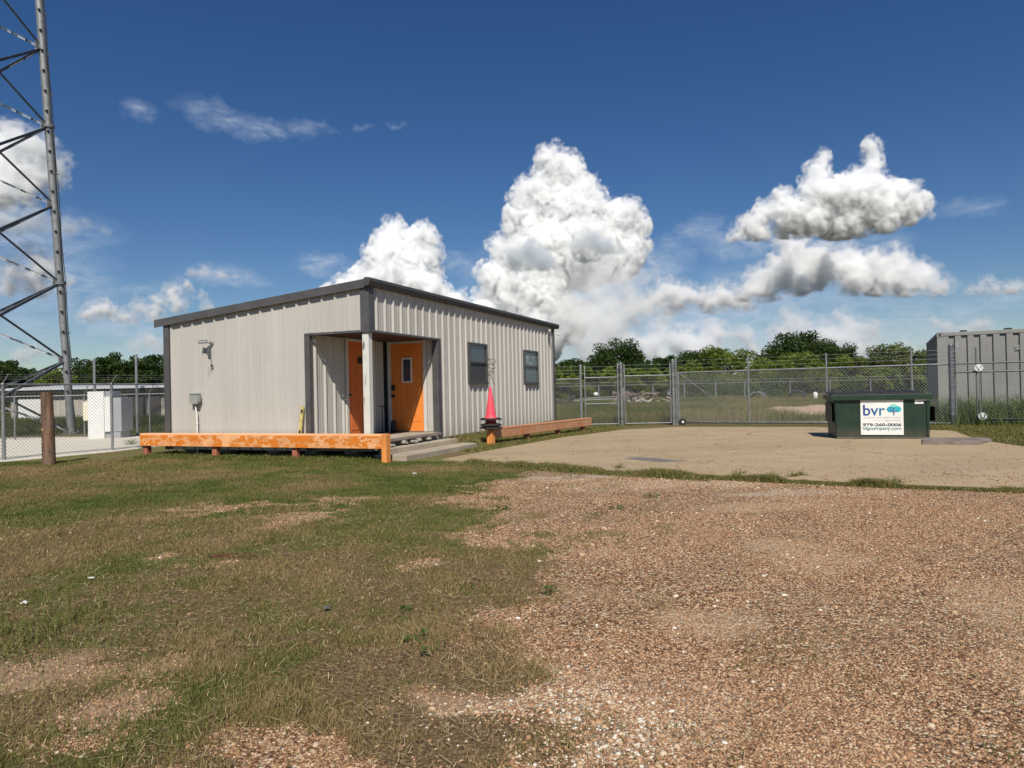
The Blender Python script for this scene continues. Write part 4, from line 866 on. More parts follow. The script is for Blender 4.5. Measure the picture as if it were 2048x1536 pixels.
MB().box((SX(.30), -.0245, SZ(.592)), (SX(.47), -.0225, SZ(.585))).build('rule_line', M_SG, SGN)
text('979-260-0006', .1, SX(.05), SZ(.75), M_DK, SW*.90, .0035, SGN, 'lettering', hfit=SH*.085)
text('bigcompany.com', .1, SX(.06), SZ(.855), M_TL, SW*.89, .0022, SGN, 'lettering')
def disc(cx_, cz_, rx_, rz_, y_, mat, nm):
    n_ = 32; vs = [(cx_+rx_*math.cos(2*math.pi*k/n_), y_, cz_+rz_*math.sin(2*math.pi*k/n_)) for k in range(n_)]+[(cx_+rx_*math.cos(2*math.pi*k/n_), y_+.0012, cz_+rz_*math.sin(2*math.pi*k/n_)) for k in range(n_)]
    MB().add(vs, [tuple(range(n_)), tuple(range(2*n_-1, n_-1, -1))]+[(k, k+n_, (k+1) % n_+n_, (k+1) % n_) for k in range(n_)]).build(nm, mat, SGN)
disc(SX(.775), SZ(.19), SW*.085, SH*.075, -.0240, flat('leaf_mint', (.25, .62, .55)), 'logo_leaf')
disc(SX(.70), SZ(.27), SW*.082, SH*.085, -.0256, flat('leaf_blue', (.03, .30, .48)), 'logo_leaf')
disc(SX(.865), SZ(.265), SW*.088, SH*.085, -.0272, flat('leaf_teal', (.03, .42, .47)), 'logo_leaf')
MB().box((SX(.768), -.0295, SZ(.44)), (SX(.792), -.0275, SZ(.2))).hexa([(SX(.70), -.0295, SZ(.29)), (SX(.768), -.0295, SZ(.36)), (SX(.768), -.0275, SZ(.36)), (SX(.70), -.0275, SZ(.29)), (SX(.70), -.0295, SZ(.275)), (SX(.768), -.0295, SZ(.335)), (SX(.768), -.0275, SZ(.335)), (SX(.70), -.0275, SZ(.275))]).hexa([(SX(.792), -.0295, SZ(.36)), (SX(.86), -.0295, SZ(.29)), (SX(.86), -.0275, SZ(.29)), (SX(.792), -.0275, SZ(.36)), (SX(.792), -.0295, SZ(.335)), (SX(.86), -.0295, SZ(.275)), (SX(.86), -.0275, SZ(.275)), (SX(.792), -.0275, SZ(.335))]).build('logo_trunk', flat('trunk_blue', (.10, .13, .30)), SGN)
a, b_, c_, d_ = bxl(1829, 803), bxl(1858, 803), bz(1843, 807.5), bz(1843, 797.5)
stk = MB().box((a, -.022, c_), (a+(b_-a)*.6, -.0135, d_-.01)).box((a+(b_-a)*.6+.001, -.022, c_+.06), (b_, -.0135, d_+.0)).build('sticker', flat('sticker_white', (.8, .8, .77)), DM)
MB().box((a+.05, -.0242, c_+.035), (a+.13, -.0223, c_+.048)).box((a+.13, -.0242, c_+.055), (b_-.06, -.0223, c_+.066)).build('sticker_mark', flat('sticker_dark', (.12, .06, .06)), stk)
# plywood sheet on the ground beside the dumpster
wpts = [(1600, 874), (1668, 879), (1860, 882.5), (1948, 885), (1985, 879), (1976, 874), (1870, 876), (1700, 872)]
o = MB().prism([G(*p, .06).xy for p in [(1845, 885.5), (1958, 886), (1985, 880), (1972, 876), (1845, 877)]][::-1], .035, .075).build('plywood_sheet', M_PLY); tag(o, 'flat weathered grey board lying on the drive right of the dumpster', 'board')
# ------------------------------------------------------------------ container
q0 = AY(1878, 835, 22.0); ca = R_(-4); HC = AY(1876, 665, 22.0).z
CT = thing('shipping_container', 'grey corrugated shipping container behind the right fence', 'container', (q0.x, q0.y, 0), R_(-28.2))
cw, cl = 2.75, 6.6
mb = MB(); pr = [(0, 0), (.10, 0), (.14, .045), (.24, .045), (.28, 0)]
def corr(mb, p0, d, n, L, z0, z1, pit=.33):
    p0, d, n = Vector(p0), Vector(d), Vector(n); s = 0; pts = []
    while s < L-.01:
        for f_, h_ in ((0, 0), (.47, 0), (.53, -.055), (.94, -.055)): 
            if s+f_*pit <= L: pts.append((s+f_*pit, h_))
        s += pit
    pts.append((L, 0)); vs = []
    for (s, h_) in pts: b = p0+d*s+n*h_; vs += [(b.x, b.y, z0), (b.x, b.y, z1)]
    mb.add(vs, [(2*i, 2*i+2, 2*i+3, 2*i+1) for i in range(len(pts)-1)])
mb2 = MB(); corr(mb2, (.15, -.02, 0), (1, 0, 0), (0, -1, 0), cw-.3, .3, HC-.13); mb2.build('end_wall', M_CONT, CT)
mb2 = MB(); corr(mb2, (0.02, cl-.15, 0), (0, -1, 0), (-1, 0, 0), cl-.3, .3, HC-.13); mb2.box((cw-.03, .15, .3), (cw, cl-.15, HC-.13)).box((.15, cl-.05, .3), (cw-.15, cl, HC-.13)); mb2.build('side_wall', M_CONT, CT)
mb = MB()
for (x_, y_) in ((0, 0), (cw-.15, 0), (0, cl-.15), (cw-.15, cl-.15)): mb.box((x_, y_-.025, .15), (x_+.15, y_+.125, HC-.14)).box((x_-.01, y_-.04, HC-.139), (x_+.17, y_+.14, HC+.0))
mb.box((.171, -.03, HC-.125), (cw-.16, .05, HC-.015)).box((.171, -.03, .15), (cw-.16, .05, .29)).box((-.005, .15, HC-.125), (.06, cl-.16, HC-.015)).box((-.005, .15, .15), (.06, cl-.16, .29)); mb.build('frame', M_CONT, CT, .006)
MB().rod((.08, -.052, HC-.07), (.08, -.039, HC-.07), .035, n=12).build('corner_hole_shade', M_DARK, CT)  # solid disc whose dark colour stands for shade inside the casting
MB().box((.05, .05, HC-.05), (cw-.05, cl-.1, HC-.03)).build('roof', M_CONT, CT)
for (a, b_) in ((.62, .8), (1.75, 1.95)): MB().box((a, .02, HC-.012), (b_, .12, HC+.035)).build('roof_bracket', M_DARK, CT)
M_MARK = flat('marking_grey', (.30, .31, .33))
MB().box((.48, -.024, HC-.34), (.58, -.0205, HC-.50)).box((.47, -.024, HC-.58), (.6, -.0205, HC-.62)).box((2.02, -.024, HC-.5), (2.12, -.0205, HC-.53)).box((2.02, -.024, HC-.58), (2.14, -.0205, HC-.61)).build('marking', M_MARK, CT)
# ------------------------------------------------------------------ trees
def leaf_cloud(cs, rs, per, size, jit=.9, squash=.8):
    """leaf quads scattered in and on a set of clumps -> verts, quads, tint"""
    C, S = [], []
    for c_, r_ in zip(cs, rs):
        k = max(8, int(per*(r_**2)))
        d = rng.normal(size=(k, 3)); d /= np.linalg.norm(d, axis=1)[:, None]; d *= (rng.random(k)**.35)[:, None]*r_; d[:, 2] *= squash
        C.append(c_+d); S.append(np.full(k, rng.random()))
    C = np.concatenate(C); S = np.concatenate(S); n = len(C)
    a = rng.normal(size=(n, 3)); a /= np.linalg.norm(a, axis=1)[:, None]; b = rng.normal(size=(n, 3)); b -= a*(a*b).sum(1)[:, None]; b /= np.linalg.norm(b, axis=1)[:, None]
    s = (size*(.6+.8*rng.random(n)))[:, None]; a *= s*.5; b *= s*.32
    Vv = np.stack([C-a, C+b, C+a, C-b], 1).reshape(-1, 3); T_ = np.arange(4*n).reshape(-1, 4)
    tint = np.clip(.6*rng.random(n)+.5*S-.05, 0, 1); return Vv, T_, np.repeat(tint, 4)
def tree(px, top, wpx, D, mat, label, dens=1.0, airy=0.0, group=None, lumps=0):
    c_ = AY(px, 800, D); zt = AY(px, top, D).z; w = wpx*D/FPX/2; x_, y_ = c_.x, D
    T = thing('tree', label, 'tree', (x_, y_, 0), 0, group)
    Hh = zt; zc = Hh*(.52+.1*airy); rz_ = Hh-zc
    K = int(26+w*Hh*1.6); cs = []; rs = []
    for k in range(K):
        d = rng.normal(size=3); d /= np.linalg.norm(d); rr = rng.uniform(.45, .95)
        p = np.array([d[0]*w*rr, d[1]*w*rr*.8, zc+d[2]*(rz_ if d[2] > 0 else zc*.9)*rr]); cs.append(p); rs.append(rng.uniform(.28, .5)*min(w, Hh*.5)*(.55 if airy else .8))
    for k in range(int(7)): cs.append(np.array([rng.uniform(-.5, .5)*w, rng.uniform(-.4, .4)*w, Hh-rng.uniform(.1, .5)*rz_])); rs.append(rng.uniform(.18, .3)*w)
    tot = sum(r*r for r in rs); per = 11000*dens*(1-.45*airy)/tot
    Vv, T_, ti = leaf_cloud(np.array(cs), np.array(rs), per, .27*D/85)
    tri_mesh('crown', Vv, T_, mat, {'tint': ti}, False, T)
    m = MB(); m.tube([(0, 0, -.1), (.05, 0, Hh*.3), (.0, .1, Hh*.55), (.1, 0, Hh*.8)], lambda f_: .05*w*(1-f_)+.06, 7)
    for k in range(6 if airy else 4):
        a_ = rng.uniform(0, 6.28); z_ = Hh*rng.uniform(.25, .55); m.tube([(0, 0, z_), (math.cos(a_)*w*.4, math.sin(a_)*w*.4, z_+Hh*.18), (math.cos(a_)*w*.75, math.sin(a_)*w*.7, z_+Hh*.3)], lambda f_: .09*(1-f_)+.03, 5)
    m.build('trunk', M_BARK, T); return T
TREES = [(1236, 686, 128, 86, M_LEAFD, 'rounded dark tree standing highest just right of the office building', 1.3, 0),
 (1600, 669, 128, 90, M_LEAFD, 'highest dark tree on the skyline behind the sliding gate', 1.3, 0),
 (1690, 694, 120, 92, M_LEAFD, 'dark tree shoulder right of the highest skyline tree', 1.1, 0),
 (1640, 686, 120, 94, M_LEAFD, 'broad dark tree filling the middle of the skyline clump', 1.3, 0),
 (1575, 700, 90, 93, M_LEAFD, 'dark tree left of the skyline clump, half behind the highest tree', 1.0, 0),
 (1545, 715, 90, 92, M_LEAFD, 'low dark tree left of the highest skyline tree', .8, 0),
 (1140, 722, 90, 98, M_LEAFD, 'low dark tree directly beside the office back corner', .8, 0),
 (1330, 717, 110, 98, M_LEAFD, 'low dark tree between the rounded tree and the gate posts', .8, 0),
 (1395, 703, 90, 92, M_LEAFD, 'dark tree above the latch posts of the sliding gate', .9, 0),
 (1456, 703, 150, 74, M_LEAFL, 'wide light green bushy tree above the left half of the sliding gate', 1.2, 0),
 (1600, 706, 90, 70, M_LEAFL, 'light green tree below the highest dark skyline tree', .9, 0),
 (1545, 722, 110, 68, M_LEAFL, 'light green bush tree left of the second gate stile', .9, 0),
 (1695, 722, 110, 70, M_LEAFL, 'light green tree above the left end of the dumpster', .9, 0),
 (1785, 688, 100, 74, M_LEAFP, 'pale open crowned tree with sky showing through, left of the container', .9, 1),
 (1845, 700, 60, 76, M_LEAFP, 'small pale open tree against the container end', .5, 1),
 (1760, 712, 60, 76, M_LEAFP, 'thin pale tree at the left of the open crowned tree', .5, 1),
 (1200, 745, 110, 66, M_LEAFL, 'light green thicket below the rounded dark tree', .9, 0),
 (1285, 742, 110, 66, M_LEAFL, 'light green thicket above the wider gate leaf', .9, 0),
 (1130, 742, 80, 64, M_LEAFL, 'light green thicket beside the office side wall', .7, 0),
 (1375, 735, 90, 68, M_LEAFL, 'light green thicket behind the thick gate posts', .8, 0),
 (1840, 735, 90, 66, M_LEAFL, 'light green thicket left of the container base', .8, 0),
 (1760, 738, 90, 66, M_LEAFL, 'light green thicket behind the dumpster', .8, 0),
 (1640, 728, 80, 66, M_LEAFL, 'light green thicket right of the third gate stile', .8, 0),
 (14, 716, 70, 84, M_LEAFD, 'dark tree at the left edge behind the tower braces', .9, 0),
 (55, 736, 60, 90, M_LEAFD, 'low open tree left of the tower leg', .5, 1),
 (110, 738, 80, 84, M_LEAFL, 'mid green low tree just left of the tower leg', .7, 0),
 (172, 722, 80, 88, M_LEAFD, 'dark tree just right of the tower leg', .9, 0),
 (216, 715, 75, 86, M_LEAFD, 'dark tree behind the white cabinet', .9, 0),
 (256, 709, 75, 88, M_LEAFD, 'dark tree behind the tall slim pipe post', .9, 0),
 (300, 710, 70, 84, M_LEAFD, 'dark tree beside the left end of the office roof', .9, 0),
 (345, 712, 70, 90, M_LEAFD, 'dark tree mostly hidden by the left office corner', .7, 0)]
for (px, tp_, w_, D_, m_, lb, dn, ai) in TREES: tree(px, tp_+(-3 if not ai else 0), w_*1.08, D_, m_, lb, dn, ai, 'trees beyond the fences')
cs = []; rs = []
for k in range(430):
    x_ = rng.uniform(-125, 125); y_ = rng.uniform(104, 122); cs.append(np.array([x_, y_, rng.uniform(.5, 4.2+1.2*math.sin(x_*.13)+.8*math.sin(x_*.41))])); rs.append(rng.uniform(1.4, 2.4))
Vv, T_, ti = leaf_cloud(np.array(cs), np.array(rs), 34, .62)
o = tri_mesh('woodland', Vv, T_, M_LEAFD, {'tint': ti}); tag(o, 'continuous dark green far woodland along the horizon behind the nearer trees', 'woodland', kind='stuff')
cs = []; rs = []
for k in range(520):
    y_ = rng.uniform(65, 70); x_ = rng.uniform(3.5, 46); hh_ = 2.0+.8*math.sin(x_*.5)+.5*math.sin(x_*1.7); cs.append(np.array([x_, y_, rng.uniform(.1, hh_)])); rs.append(rng.uniform(.6, 1.1))
Vv, T_, ti = leaf_cloud(np.array(cs), np.array(rs), 95, .26)
o = tri_mesh('brush', Vv, T_, leaf('brush_leaves', (.022, .045, .008), (.075, .115, .018)), {'tint': ti}); tag(o, 'continuous low dark green brush under the trees, right behind the distant fence', 'brush', kind='stuff')
# ------------------------------------------------------------------ grass
def blades(name, x, y, h, w, mat, tint, lean=.5, z=None, seg=1, parent=None):
    n = len(x); z = gz(x, y) if z is None else z; a = rng.uniform(0, 2*np.pi, n); dx, dy = np.cos(a)*w/2, np.sin(a)*w/2
    la = rng.uniform(0, 2*np.pi, n); ll = h*lean*rng.random(n); lx, ly = np.cos(la)*ll, np.sin(la)*ll
    P0 = np.stack([x-dx, y-dy, z-.004], 1); P1 = np.stack([x+dx, y+dy, z-.004], 1)
    if seg == 1:
        P2 = np.stack([x+lx, y+ly, z+h], 1); Vv = np.stack([P0, P1, P2], 1).reshape(-1, 3); T_ = np.arange(3*n).reshape(-1, 3); ti = np.repeat(tint, 3)
    else:
        M0 = np.stack([x-dx*.8+lx*.3, y-dy*.8+ly*.3, z+h*.6], 1); M1 = np.stack([x+dx*.8+lx*.3, y+dy*.8+ly*.3, z+h*.6], 1); P2 = np.stack([x+lx*1.3, y+ly*1.3, z+h*(1-.25*rng.random(n))], 1)
        Vv = np.stack([P0, P1, M0, M1, P2], 1).reshape(-1, 3); b = np.arange(n)[:, None]*5; T_ = np.concatenate([b+[0, 1, 3], b+[0, 3, 2], b+[2, 3, 4]], 0); ti = np.repeat(tint, 5)
    return tri_mesh(name, Vv, T_, mat, {'tint': ti}, False, parent)
def scatter(n, y0, y1, fx0=-.78, fx1=.78):
    y = y0*(y1/y0)**rng.random(n) if False else rng.uniform(y0, y1, n)
    return rng.uniform(fx0, fx1, n)*y, y
# mown lawn
x, y = scatter(2300000, 2.2, 14.6)
v, gi_, di_, lu = masks(x, y); uu = (x-C0.x)*U.x+(y-C0.y)*U.y; vv = (x-C0.x)*V.x+(y-C0.y)*V.y
cl = fbm(x, y, 5, 3)
padf = (y > 8.9+.0*x) & (x > -1.25) & (y > 9.1) 
e0, e1 = G(885, 918), G(2048, 979); ye = e0.y+(x-e0.x)*(e1.y-e0.y)/(e1.x-e0.x)
ok = (rng.random(len(x)) < v*(.24+.6*sstep(cl+.12*(lu-.5), .42, .62))*(1-.62*sstep(ell(x, y, 850, 1410, 230, 150, .9, 3), -.2, .6))*(1-.4*sstep(ell(x, y, 700, 1200, 330, 40, .9, 3), -.2, .6))*np.where(y < 6, .40+.6*sstep(fbm(x, y, 1.3, 4), .42, .6), 1)) & ~((y > ye-.1) & (x > e0.x)) & ((vv < -.02) | (uu < -5.35))
ok &= ~inpoly(x, y, PATH_XY)
x, y, lu = x[ok], y[ok], lu[ok]; n = len(x); print('lawn blades', n)
nz_ = fbm(x, y, 2.2, 3)
h = (.009+.030*rng.random(n)**1.6)*(.35+1.3*nz_); tall = sstep(ell(x, y, 70, 1245, 130, 45, .9, 6), 0, .7); h *= 1+1.1*tall*(.3+.7*fbm(x, y, 9, 2))
ti = np.clip((1-lu)*.80+.45*(nz_-.5)*2+rng.normal(size=n)*.22, 0, 1); ti = ti*(1-.25*tall)
o = blades('lawn_grass', x, y, h, .0032*(1+y/5.5), M_BLADE, ti, 1.3); tag(o, 'short patchy mown grass, half green and half dry, covering the left foreground', 'grass', kind='stuff')
# straw litter
x, y = scatter(16000, 2.2, 8); v = masks(x, y)[0]; ok = rng.random(len(x)) < v*.55; x, y = x[ok], y[ok]; n = len(x); a = rng.uniform(0, 3.14, n); L_ = .008+.035*rng.random(n)**2.5; w_ = .0006+.00022*y
z = gz(x, y)+.012+rng.random(n)*.012; z2 = z+rng.normal(size=n)*.008; cx_, sx_ = np.cos(a), np.sin(a)
Vv = np.stack([np.stack([x-cx_*L_-sx_*w_, y-sx_*L_+cx_*w_, z], 1), np.stack([x-cx_*L_+sx_*w_, y-sx_*L_-cx_*w_, z], 1), np.stack([x+cx_*L_+sx_*w_, y+sx_*L_-cx_*w_, z2], 1), np.stack([x+cx_*L_-sx_*w_, y+sx_*L_+cx_*w_, z2], 1)], 1).reshape(-1, 3)
o = tri_mesh('straw_litter', Vv, np.arange(4*n).reshape(-1, 4), M_STRAW); tag(o, 'pale dry straw bits scattered over the lawn', 'straw', kind='stuff')
# taller green edges: pad edge strip, barrier and wall weeds, right verge
X, Y_, Hh_, Ti = [], [], [], []
def put(x, y, h, t_): X.append(x); Y_.append(y); Hh_.append(h); Ti.append(t_)
n = 60000; px = rng.uniform(925, 2300, n); f_ = rng.random(n); pts_ = np.interp(px, [885, 985, 1100, 1250, 1500, 1750, 2048, 2500], [922, 931, 939, 948, 961, 972, 983, 1004])
D_ = FPX*H/(pts_-(780-.022*(px-1024))); x = (px-1024)/FPX*D_; y = D_+rng.normal(size=n)*(.08+.08*(px < 1400)); cl = fbm(x, y*0+3, 1.7, 4); ok = rng.random(n) < sstep(cl, .2, .5)*.6+.4
put(x[ok], y[ok], (.02+.03*rng.random(ok.sum()))*(.8+1.6*sstep(cl[ok], .5, .75)), np.clip(rng.normal(.55, .28, ok.sum()), 0, 1))
n = 17000; s_ = rng.uniform(1.9, 12.2, n); u_ = rng.uniform(.02, 2.4, n); p_ = np.stack([C0.x+U.x*u_+V.x*s_, C0.y+U.y*u_+V.y*s_], 1)
padp = [G(*p, 0) for p in pad_px[:5]]; py_ = np.array([p.y for p in padp]); pxx = np.array([p.x for p in padp]); o_ = np.argsort(py_); onpad = p_[:, 0] > np.interp(p_[:, 1], py_[o_], pxx[o_])+rng.normal(size=n)*.08
ok = ~onpad & ~((s_ < a1[1]+.25) & (u_ < a2[0]+.05)); put(p_[ok, 0], p_[ok, 1], .03+.09*rng.random(ok.sum())*np.exp(-u_[ok]/1.4)+.02, np.clip(rng.normal(.5, .28, ok.sum()), 0, 1))
n = 9000; u_ = rng.uniform(-5.6, .5, n); s_ = rng.uniform(-.75, .35, n); p_ = np.stack([C0.x+U.x*u_+V.x*s_, C0.y+U.y*u_+V.y*s_], 1); put(p_[:, 0], p_[:, 1], .03+.07*rng.random(n)**2, np.clip(rng.normal(.35, .25, n), 0, 1))
PAD_XY = [tuple(G(*p, .03).xy) for p in pad_px]
n = 70000; x = rng.uniform(9, 20, n); y = rng.uniform(12.5, 19.5, n); ok = ~inpoly(x, y+.08*rng.normal(size=n), PAD_XY) & (y > 13.2) & (y < gy+(x-g0.x)*gd.y/gd.x+.6); put(x[ok], y[ok], .03+.07*rng.random(ok.sum()), np.clip(rng.normal(.5, .25, ok.sum()), 0, 1))
n = 30000; x = rng.uniform(7.5, 22, n); y = rng.uniform(13.5, 21, n); pv = G(1905, 861); e2 = G(1960, 881); e3 = G(2048, 893.5); ok = (y > np.interp(x, [pv.x-3, e2.x, e3.x, 22], [19.5, e2.y, e3.y, e3.y-1.2])+.12*rng.normal(size=n)) & (x > 10.2) & (y < gy+ (x-g0.x)*gd.y/gd.x+1.2)
ok &= x > 11.2-(18.5-y)*.0; put(x[ok], y[ok], .05+.10*rng.random(ok.sum()), np.clip(rng.normal(.45, .25, ok.sum()), 0, 1))
for k in range(90):     # tufts in the cracks of the pad
    px_, py_2 = rng.uniform(1130, 2040), rng.uniform(858, 962)
    if k < 12: px_, py_2 = [(1230, 925), (1255, 868), (1265, 873), (1570, 868), (1610, 869), (1585, 905), (1425, 857), (1445, 862), (1620, 862), (1705, 937), (1375, 938), (1350, 880)][k]
    q = G(px_, py_2); nn = int(rng.uniform(8, 26)) if k < 12 else 9; put(q.x+rng.normal(size=nn)*.10*(1 if k < 12 else .4), q.y+rng.normal(size=nn)*.05, .02+.05*rng.random(nn), np.clip(rng.normal(.5, .3, nn), 0, 1))
for (px_, py_2, sc_2) in ((1600, 955, .05), (1585, 958, .05), (1800, 970, .07), (1770, 969, .05), (1480, 952, .06), (1240, 940, .05), (1545, 957, .04)):
    q = G(px_, py_2); nn = 40; put(q.x+rng.normal(size=nn)*sc_2, q.y+rng.normal(size=nn)*.03, .05+.10*rng.random(nn), np.clip(rng.normal(.25, .2, nn), 0, 1))
x, y, h, ti = map(np.concatenate, (X, Y_, Hh_, Ti))
zz = gz(x, y); o = blades('edge_grass', x, y, h, .0035*(1+y/6), M_BLADE, ti, 1.0, zz+.0, 2); tag(o, 'uneven green grass and weeds growing along the concrete edge, steps and barriers', 'grass', kind='stuff')
# broadleaf weeds near the path and in the lawn
cs = []; rs = []
for (px_, py_2, r_) in [(865, 1302, .045), (825, 1278, .05), (810, 1222, .035), (800, 1245, .03), (480, 1030, .06), (690, 1015, .05), (1000, 1020, .06), (1240, 1020, .05), (1090, 1185, .05), (380, 905, .11), (400, 908, .10), (425, 903, .09), (345, 905, .08), (268, 890, .15), (285, 898, .10), (900, 985, .07), (1190, 1032, .05), (1310, 995, .05), (940, 1180, .04), (720, 905, .12), (560, 908, .1), (640, 910, .1), (700, 912, .1)]:
    q = G(px_, py_2); zc = float(gz(q.x, q.y))
    for k in range(4): cs.append(np.array([q.x+rng.normal()*r_, q.y+rng.normal()*r_*.7, zc+r_*.5])); rs.append(r_)
Vv, T_, ti = leaf_cloud(np.array(cs), np.array(rs), 5200, .022, squash=.6); Vv[:, 2] = np.maximum(Vv[:, 2], .005)
o = tri_mesh('broadleaf_weeds', Vv, T_, M_WEED, {'tint': ti*.5}); tag(o, 'small dark green leafy weeds dotted over the lawn and under the left barrier', 'weeds', kind='stuff')
# field beyond the gates
x, y = scatter(230000, 23.9, 66, .02, .80); cl = fbm(x, y, .35, 4); nn = len(x)
mound = ell(x, y, 1600, 832, 70, 8, .2, .6); ok = (rng.random(nn) < .25+.75*cl) & (mound < .1) & ~((x > 12.4) & (x < 17.5) & (y < 30)); x, y, cl = x[ok], y[ok], cl[ok]; nn = len(x)
h = (.22+.34*rng.random(nn))*(.35+1.0*cl); h = np.where(y > 40, h*.9, h)
o = blades('field_grass', x, y, h, .010*(1+y/40), M_FIELD, np.clip(.30+(cl-.5)*1.6+rng.normal(size=nn)*.2, 0, 1), .8, np.zeros(nn), 2); tag(o, 'tall uneven green and straw field grass beyond the gates', 'grass', kind='stuff')
x, y = scatter(60000, 24, 60, -.80, -.30); cl = fbm(x, y, .3, 4); nn = len(x); ok = y > 25.5+.0*x; x, y, cl = x[ok], y[ok], cl[ok]; nn = len(x)
o = blades('pasture_grass', x, y, (.06+.16*rng.random(nn))*(.4+cl+.9*(y > 34)), .013*(1+y/40), M_FIELD, np.clip(.10+(cl-.5)+rng.normal(size=nn)*.15, 0, 1), .8, np.zeros(nn), 2); tag(o, 'green pasture grass behind the tower and the white gravel', 'grass', kind='stuff')
# tall weeds at the container
x = rng.uniform(11.2, 19.5, 9500); y = 19.4+(x-12.2)*(-.45)*.6+rng.normal(size=9500)*.75+.7; ok = y > gy+(x-g0.x)*gd.y/gd.x-.3; x, y = x[ok], y[ok]; nn = len(x)
hh = (.30+.75*rng.random(nn))*(.55+.7*fbm(x, y, .9, 3))*sstep(x, 11.0, 12.4)
o = blades('tall_weeds', x, y, hh, .016, M_WEED, np.clip(rng.normal(.5, .28, nn), 0, 1), .9, np.zeros(nn), 2); tag(o, 'tall bending weeds along the fence in front of the container', 'weeds', kind='stuff')
# left clump of blades at the frame's left edge
qc = G(60, 1275); nn = 800; x = qc.x+rng.normal(size=nn)*.26; y = qc.y+rng.normal(size=nn)*.34
o = blades('grass_clump', x, y, .025+.085*rng.random(nn)**2, .005, M_BLADE, np.clip(rng.normal(.4, .2, nn), 0, 1), 1.1, None, 2); tag(o, 'longer bright green grass clump at the left edge of the lawn', 'grass', kind='stuff')
# ------------------------------------------------------------------ stones
def ico():
    p = (1+5**.5)/2; v = np.array([(-1, p, 0), (1, p, 0), (-1, -p, 0), (1, -p, 0), (0, -1, p), (0, 1, p), (0, -1, -p), (0, 1, -p), (p, 0, -1), (p, 0, 1), (-p, 0, -1), (-p, 0, 1)]); v = v/np.linalg.norm(v[0])
    f = np.array([(0, 11, 5), (0, 5, 1), (0, 1, 7), (0, 7, 10), (0, 10, 11), (1, 5, 9), (5, 11, 4), (11, 10, 2), (10, 7, 6), (7, 1, 8), (3, 9, 4), (3, 4, 2), (3, 2, 6), (3, 6, 8), (3, 8, 9), (4, 9, 5), (2, 4, 11), (6, 2, 10), (8, 6, 7), (9, 8, 1)]); return v, f
IV, IF = ico()
def stones(name, x, y, r, tint, mat):
    n = len(x); S = rng.uniform(.65, 1.15, (n, 12, 1))*IV[None]; sc = np.stack([rng.uniform(.8, 1.4, n), rng.uniform(.7, 1.1, n), rng.uniform(.35, .7, n)], 1)*r[:, None]
    S = S*sc[:, None, :]; a = rng.uniform(0, 6.28, n); c, s = np.cos(a)[:, None], np.sin(a)[:, None]; X_ = S[:, :, 0]*c-S[:, :, 1]*s; Y2 = S[:, :, 0]*s+S[:, :, 1]*c
    Vv = np.stack([X_+x[:, None], Y2+y[:, None], S[:, :, 2]+(gz(x, y)+r*.12)[:, None]], 2).reshape(-1, 3); T_ = (IF[None]+np.arange(n)[:, None, None]*12).reshape(-1, 3)
    return tri_mesh(name, Vv, T_, mat, {'tint': np.repeat(tint, 12)}, True)
t = MT('pebbles'); c = t.ramp(t.attr('tint'), [(0, (.10, .046, .024)), (.25, (.28, .135, .065)), (.5, (.43, .24, .125)), (.7, (.56, .38, .22)), (.88, (.58, .44, .29)), (.96, (.68, .58, .43)), (1, (.74, .69, .58))]); c = t.mix(t.math('MULTIPLY', t.noise(90, 3), .35), c, (.32, .22, .15)); M_PEB = t.fin(c, .75, 0, .3)
yy = 2.2+(10-2.2)*rng.random(400000)**1.35; xx = rng.uniform(-.78, .78, len(yy))*yy
v, gi_, di_, lu = masks(xx, yy); sandm = sstep(fbm(xx, yy, 1.1, 4), .50, .64); whm = sstep(ell(xx, yy, 1130, 1440, 260, 110, 1.0, 2), 0, .6)+.7*sstep(ell(xx, yy, 1500, 965, 330, 16, .8, 2), 0, .6)
sa_, pa_ = sandpale(xx, yy); pr_ = np.clip((1-v)*(1-.65*sandm)*(1-.8*di_)*(1-.15*sa_), 0, 1)+v*.02+.5*gi_*v+.12*di_
ye = e0.y+(xx-e0.x)*(e1.y-e0.y)/(e1.x-e0.x); ok = (rng.random(len(xx)) < pr_) & (yy < np.where(xx > e0.x, ye-.22, 99)); xx, yy, whm = xx[ok], yy[ok], whm[ok]; n = len(xx); print('stones', n)
r = .0030+.0040*rng.random(n)**2.0; big = rng.random(n) < .013+.05*whm*(yy < 4.5); r = np.where(big, r*(1.6+1.3*rng.random(n)**3), r)*(1+yy/16); tn = np.clip(.93*rng.random(n)**1.25+.5*whm*rng.random(n)*(rng.random(n) < .6)+.25*big*rng.random(n), 0, 1)
o = stones('gravel', xx, yy, r, tn, M_PEB); tag(o, 'brown, rust and cream gravel stones covering the drive in the right foreground', 'gravel', kind='stuff')
n = 5200; px_ = rng.uniform(930, 2048, n); py_ = 858+118*rng.random(n)**.8; D_ = FPX*(H-.03)/(py_-(780-.022*(px_-1024))); xx = (px_-1024)/FPX*D_; ok = inpoly(xx, D_, PAD_XY) & (rng.random(n) < .12+.88*sstep(fbm(xx, D_, .5, 4), .48, .62)); xx, yy = xx[ok], D_[ok]; n = len(xx)
o = stones('pad_grit', xx, yy, .006+.012*rng.random(n)**3, rng.random(n)*.7, M_PEB)
co_ = np.empty(len(o.data.vertices)*3, np.float32); o.data.vertices.foreach_get('co', co_); co_ = co_.reshape(-1, 3); co_[:, 2] += .031; o.data.vertices.foreach_set('co', co_.ravel()); tag(o, 'loose dirt crumbs and grit scattered on the concrete pad', 'grit', kind='stuff')
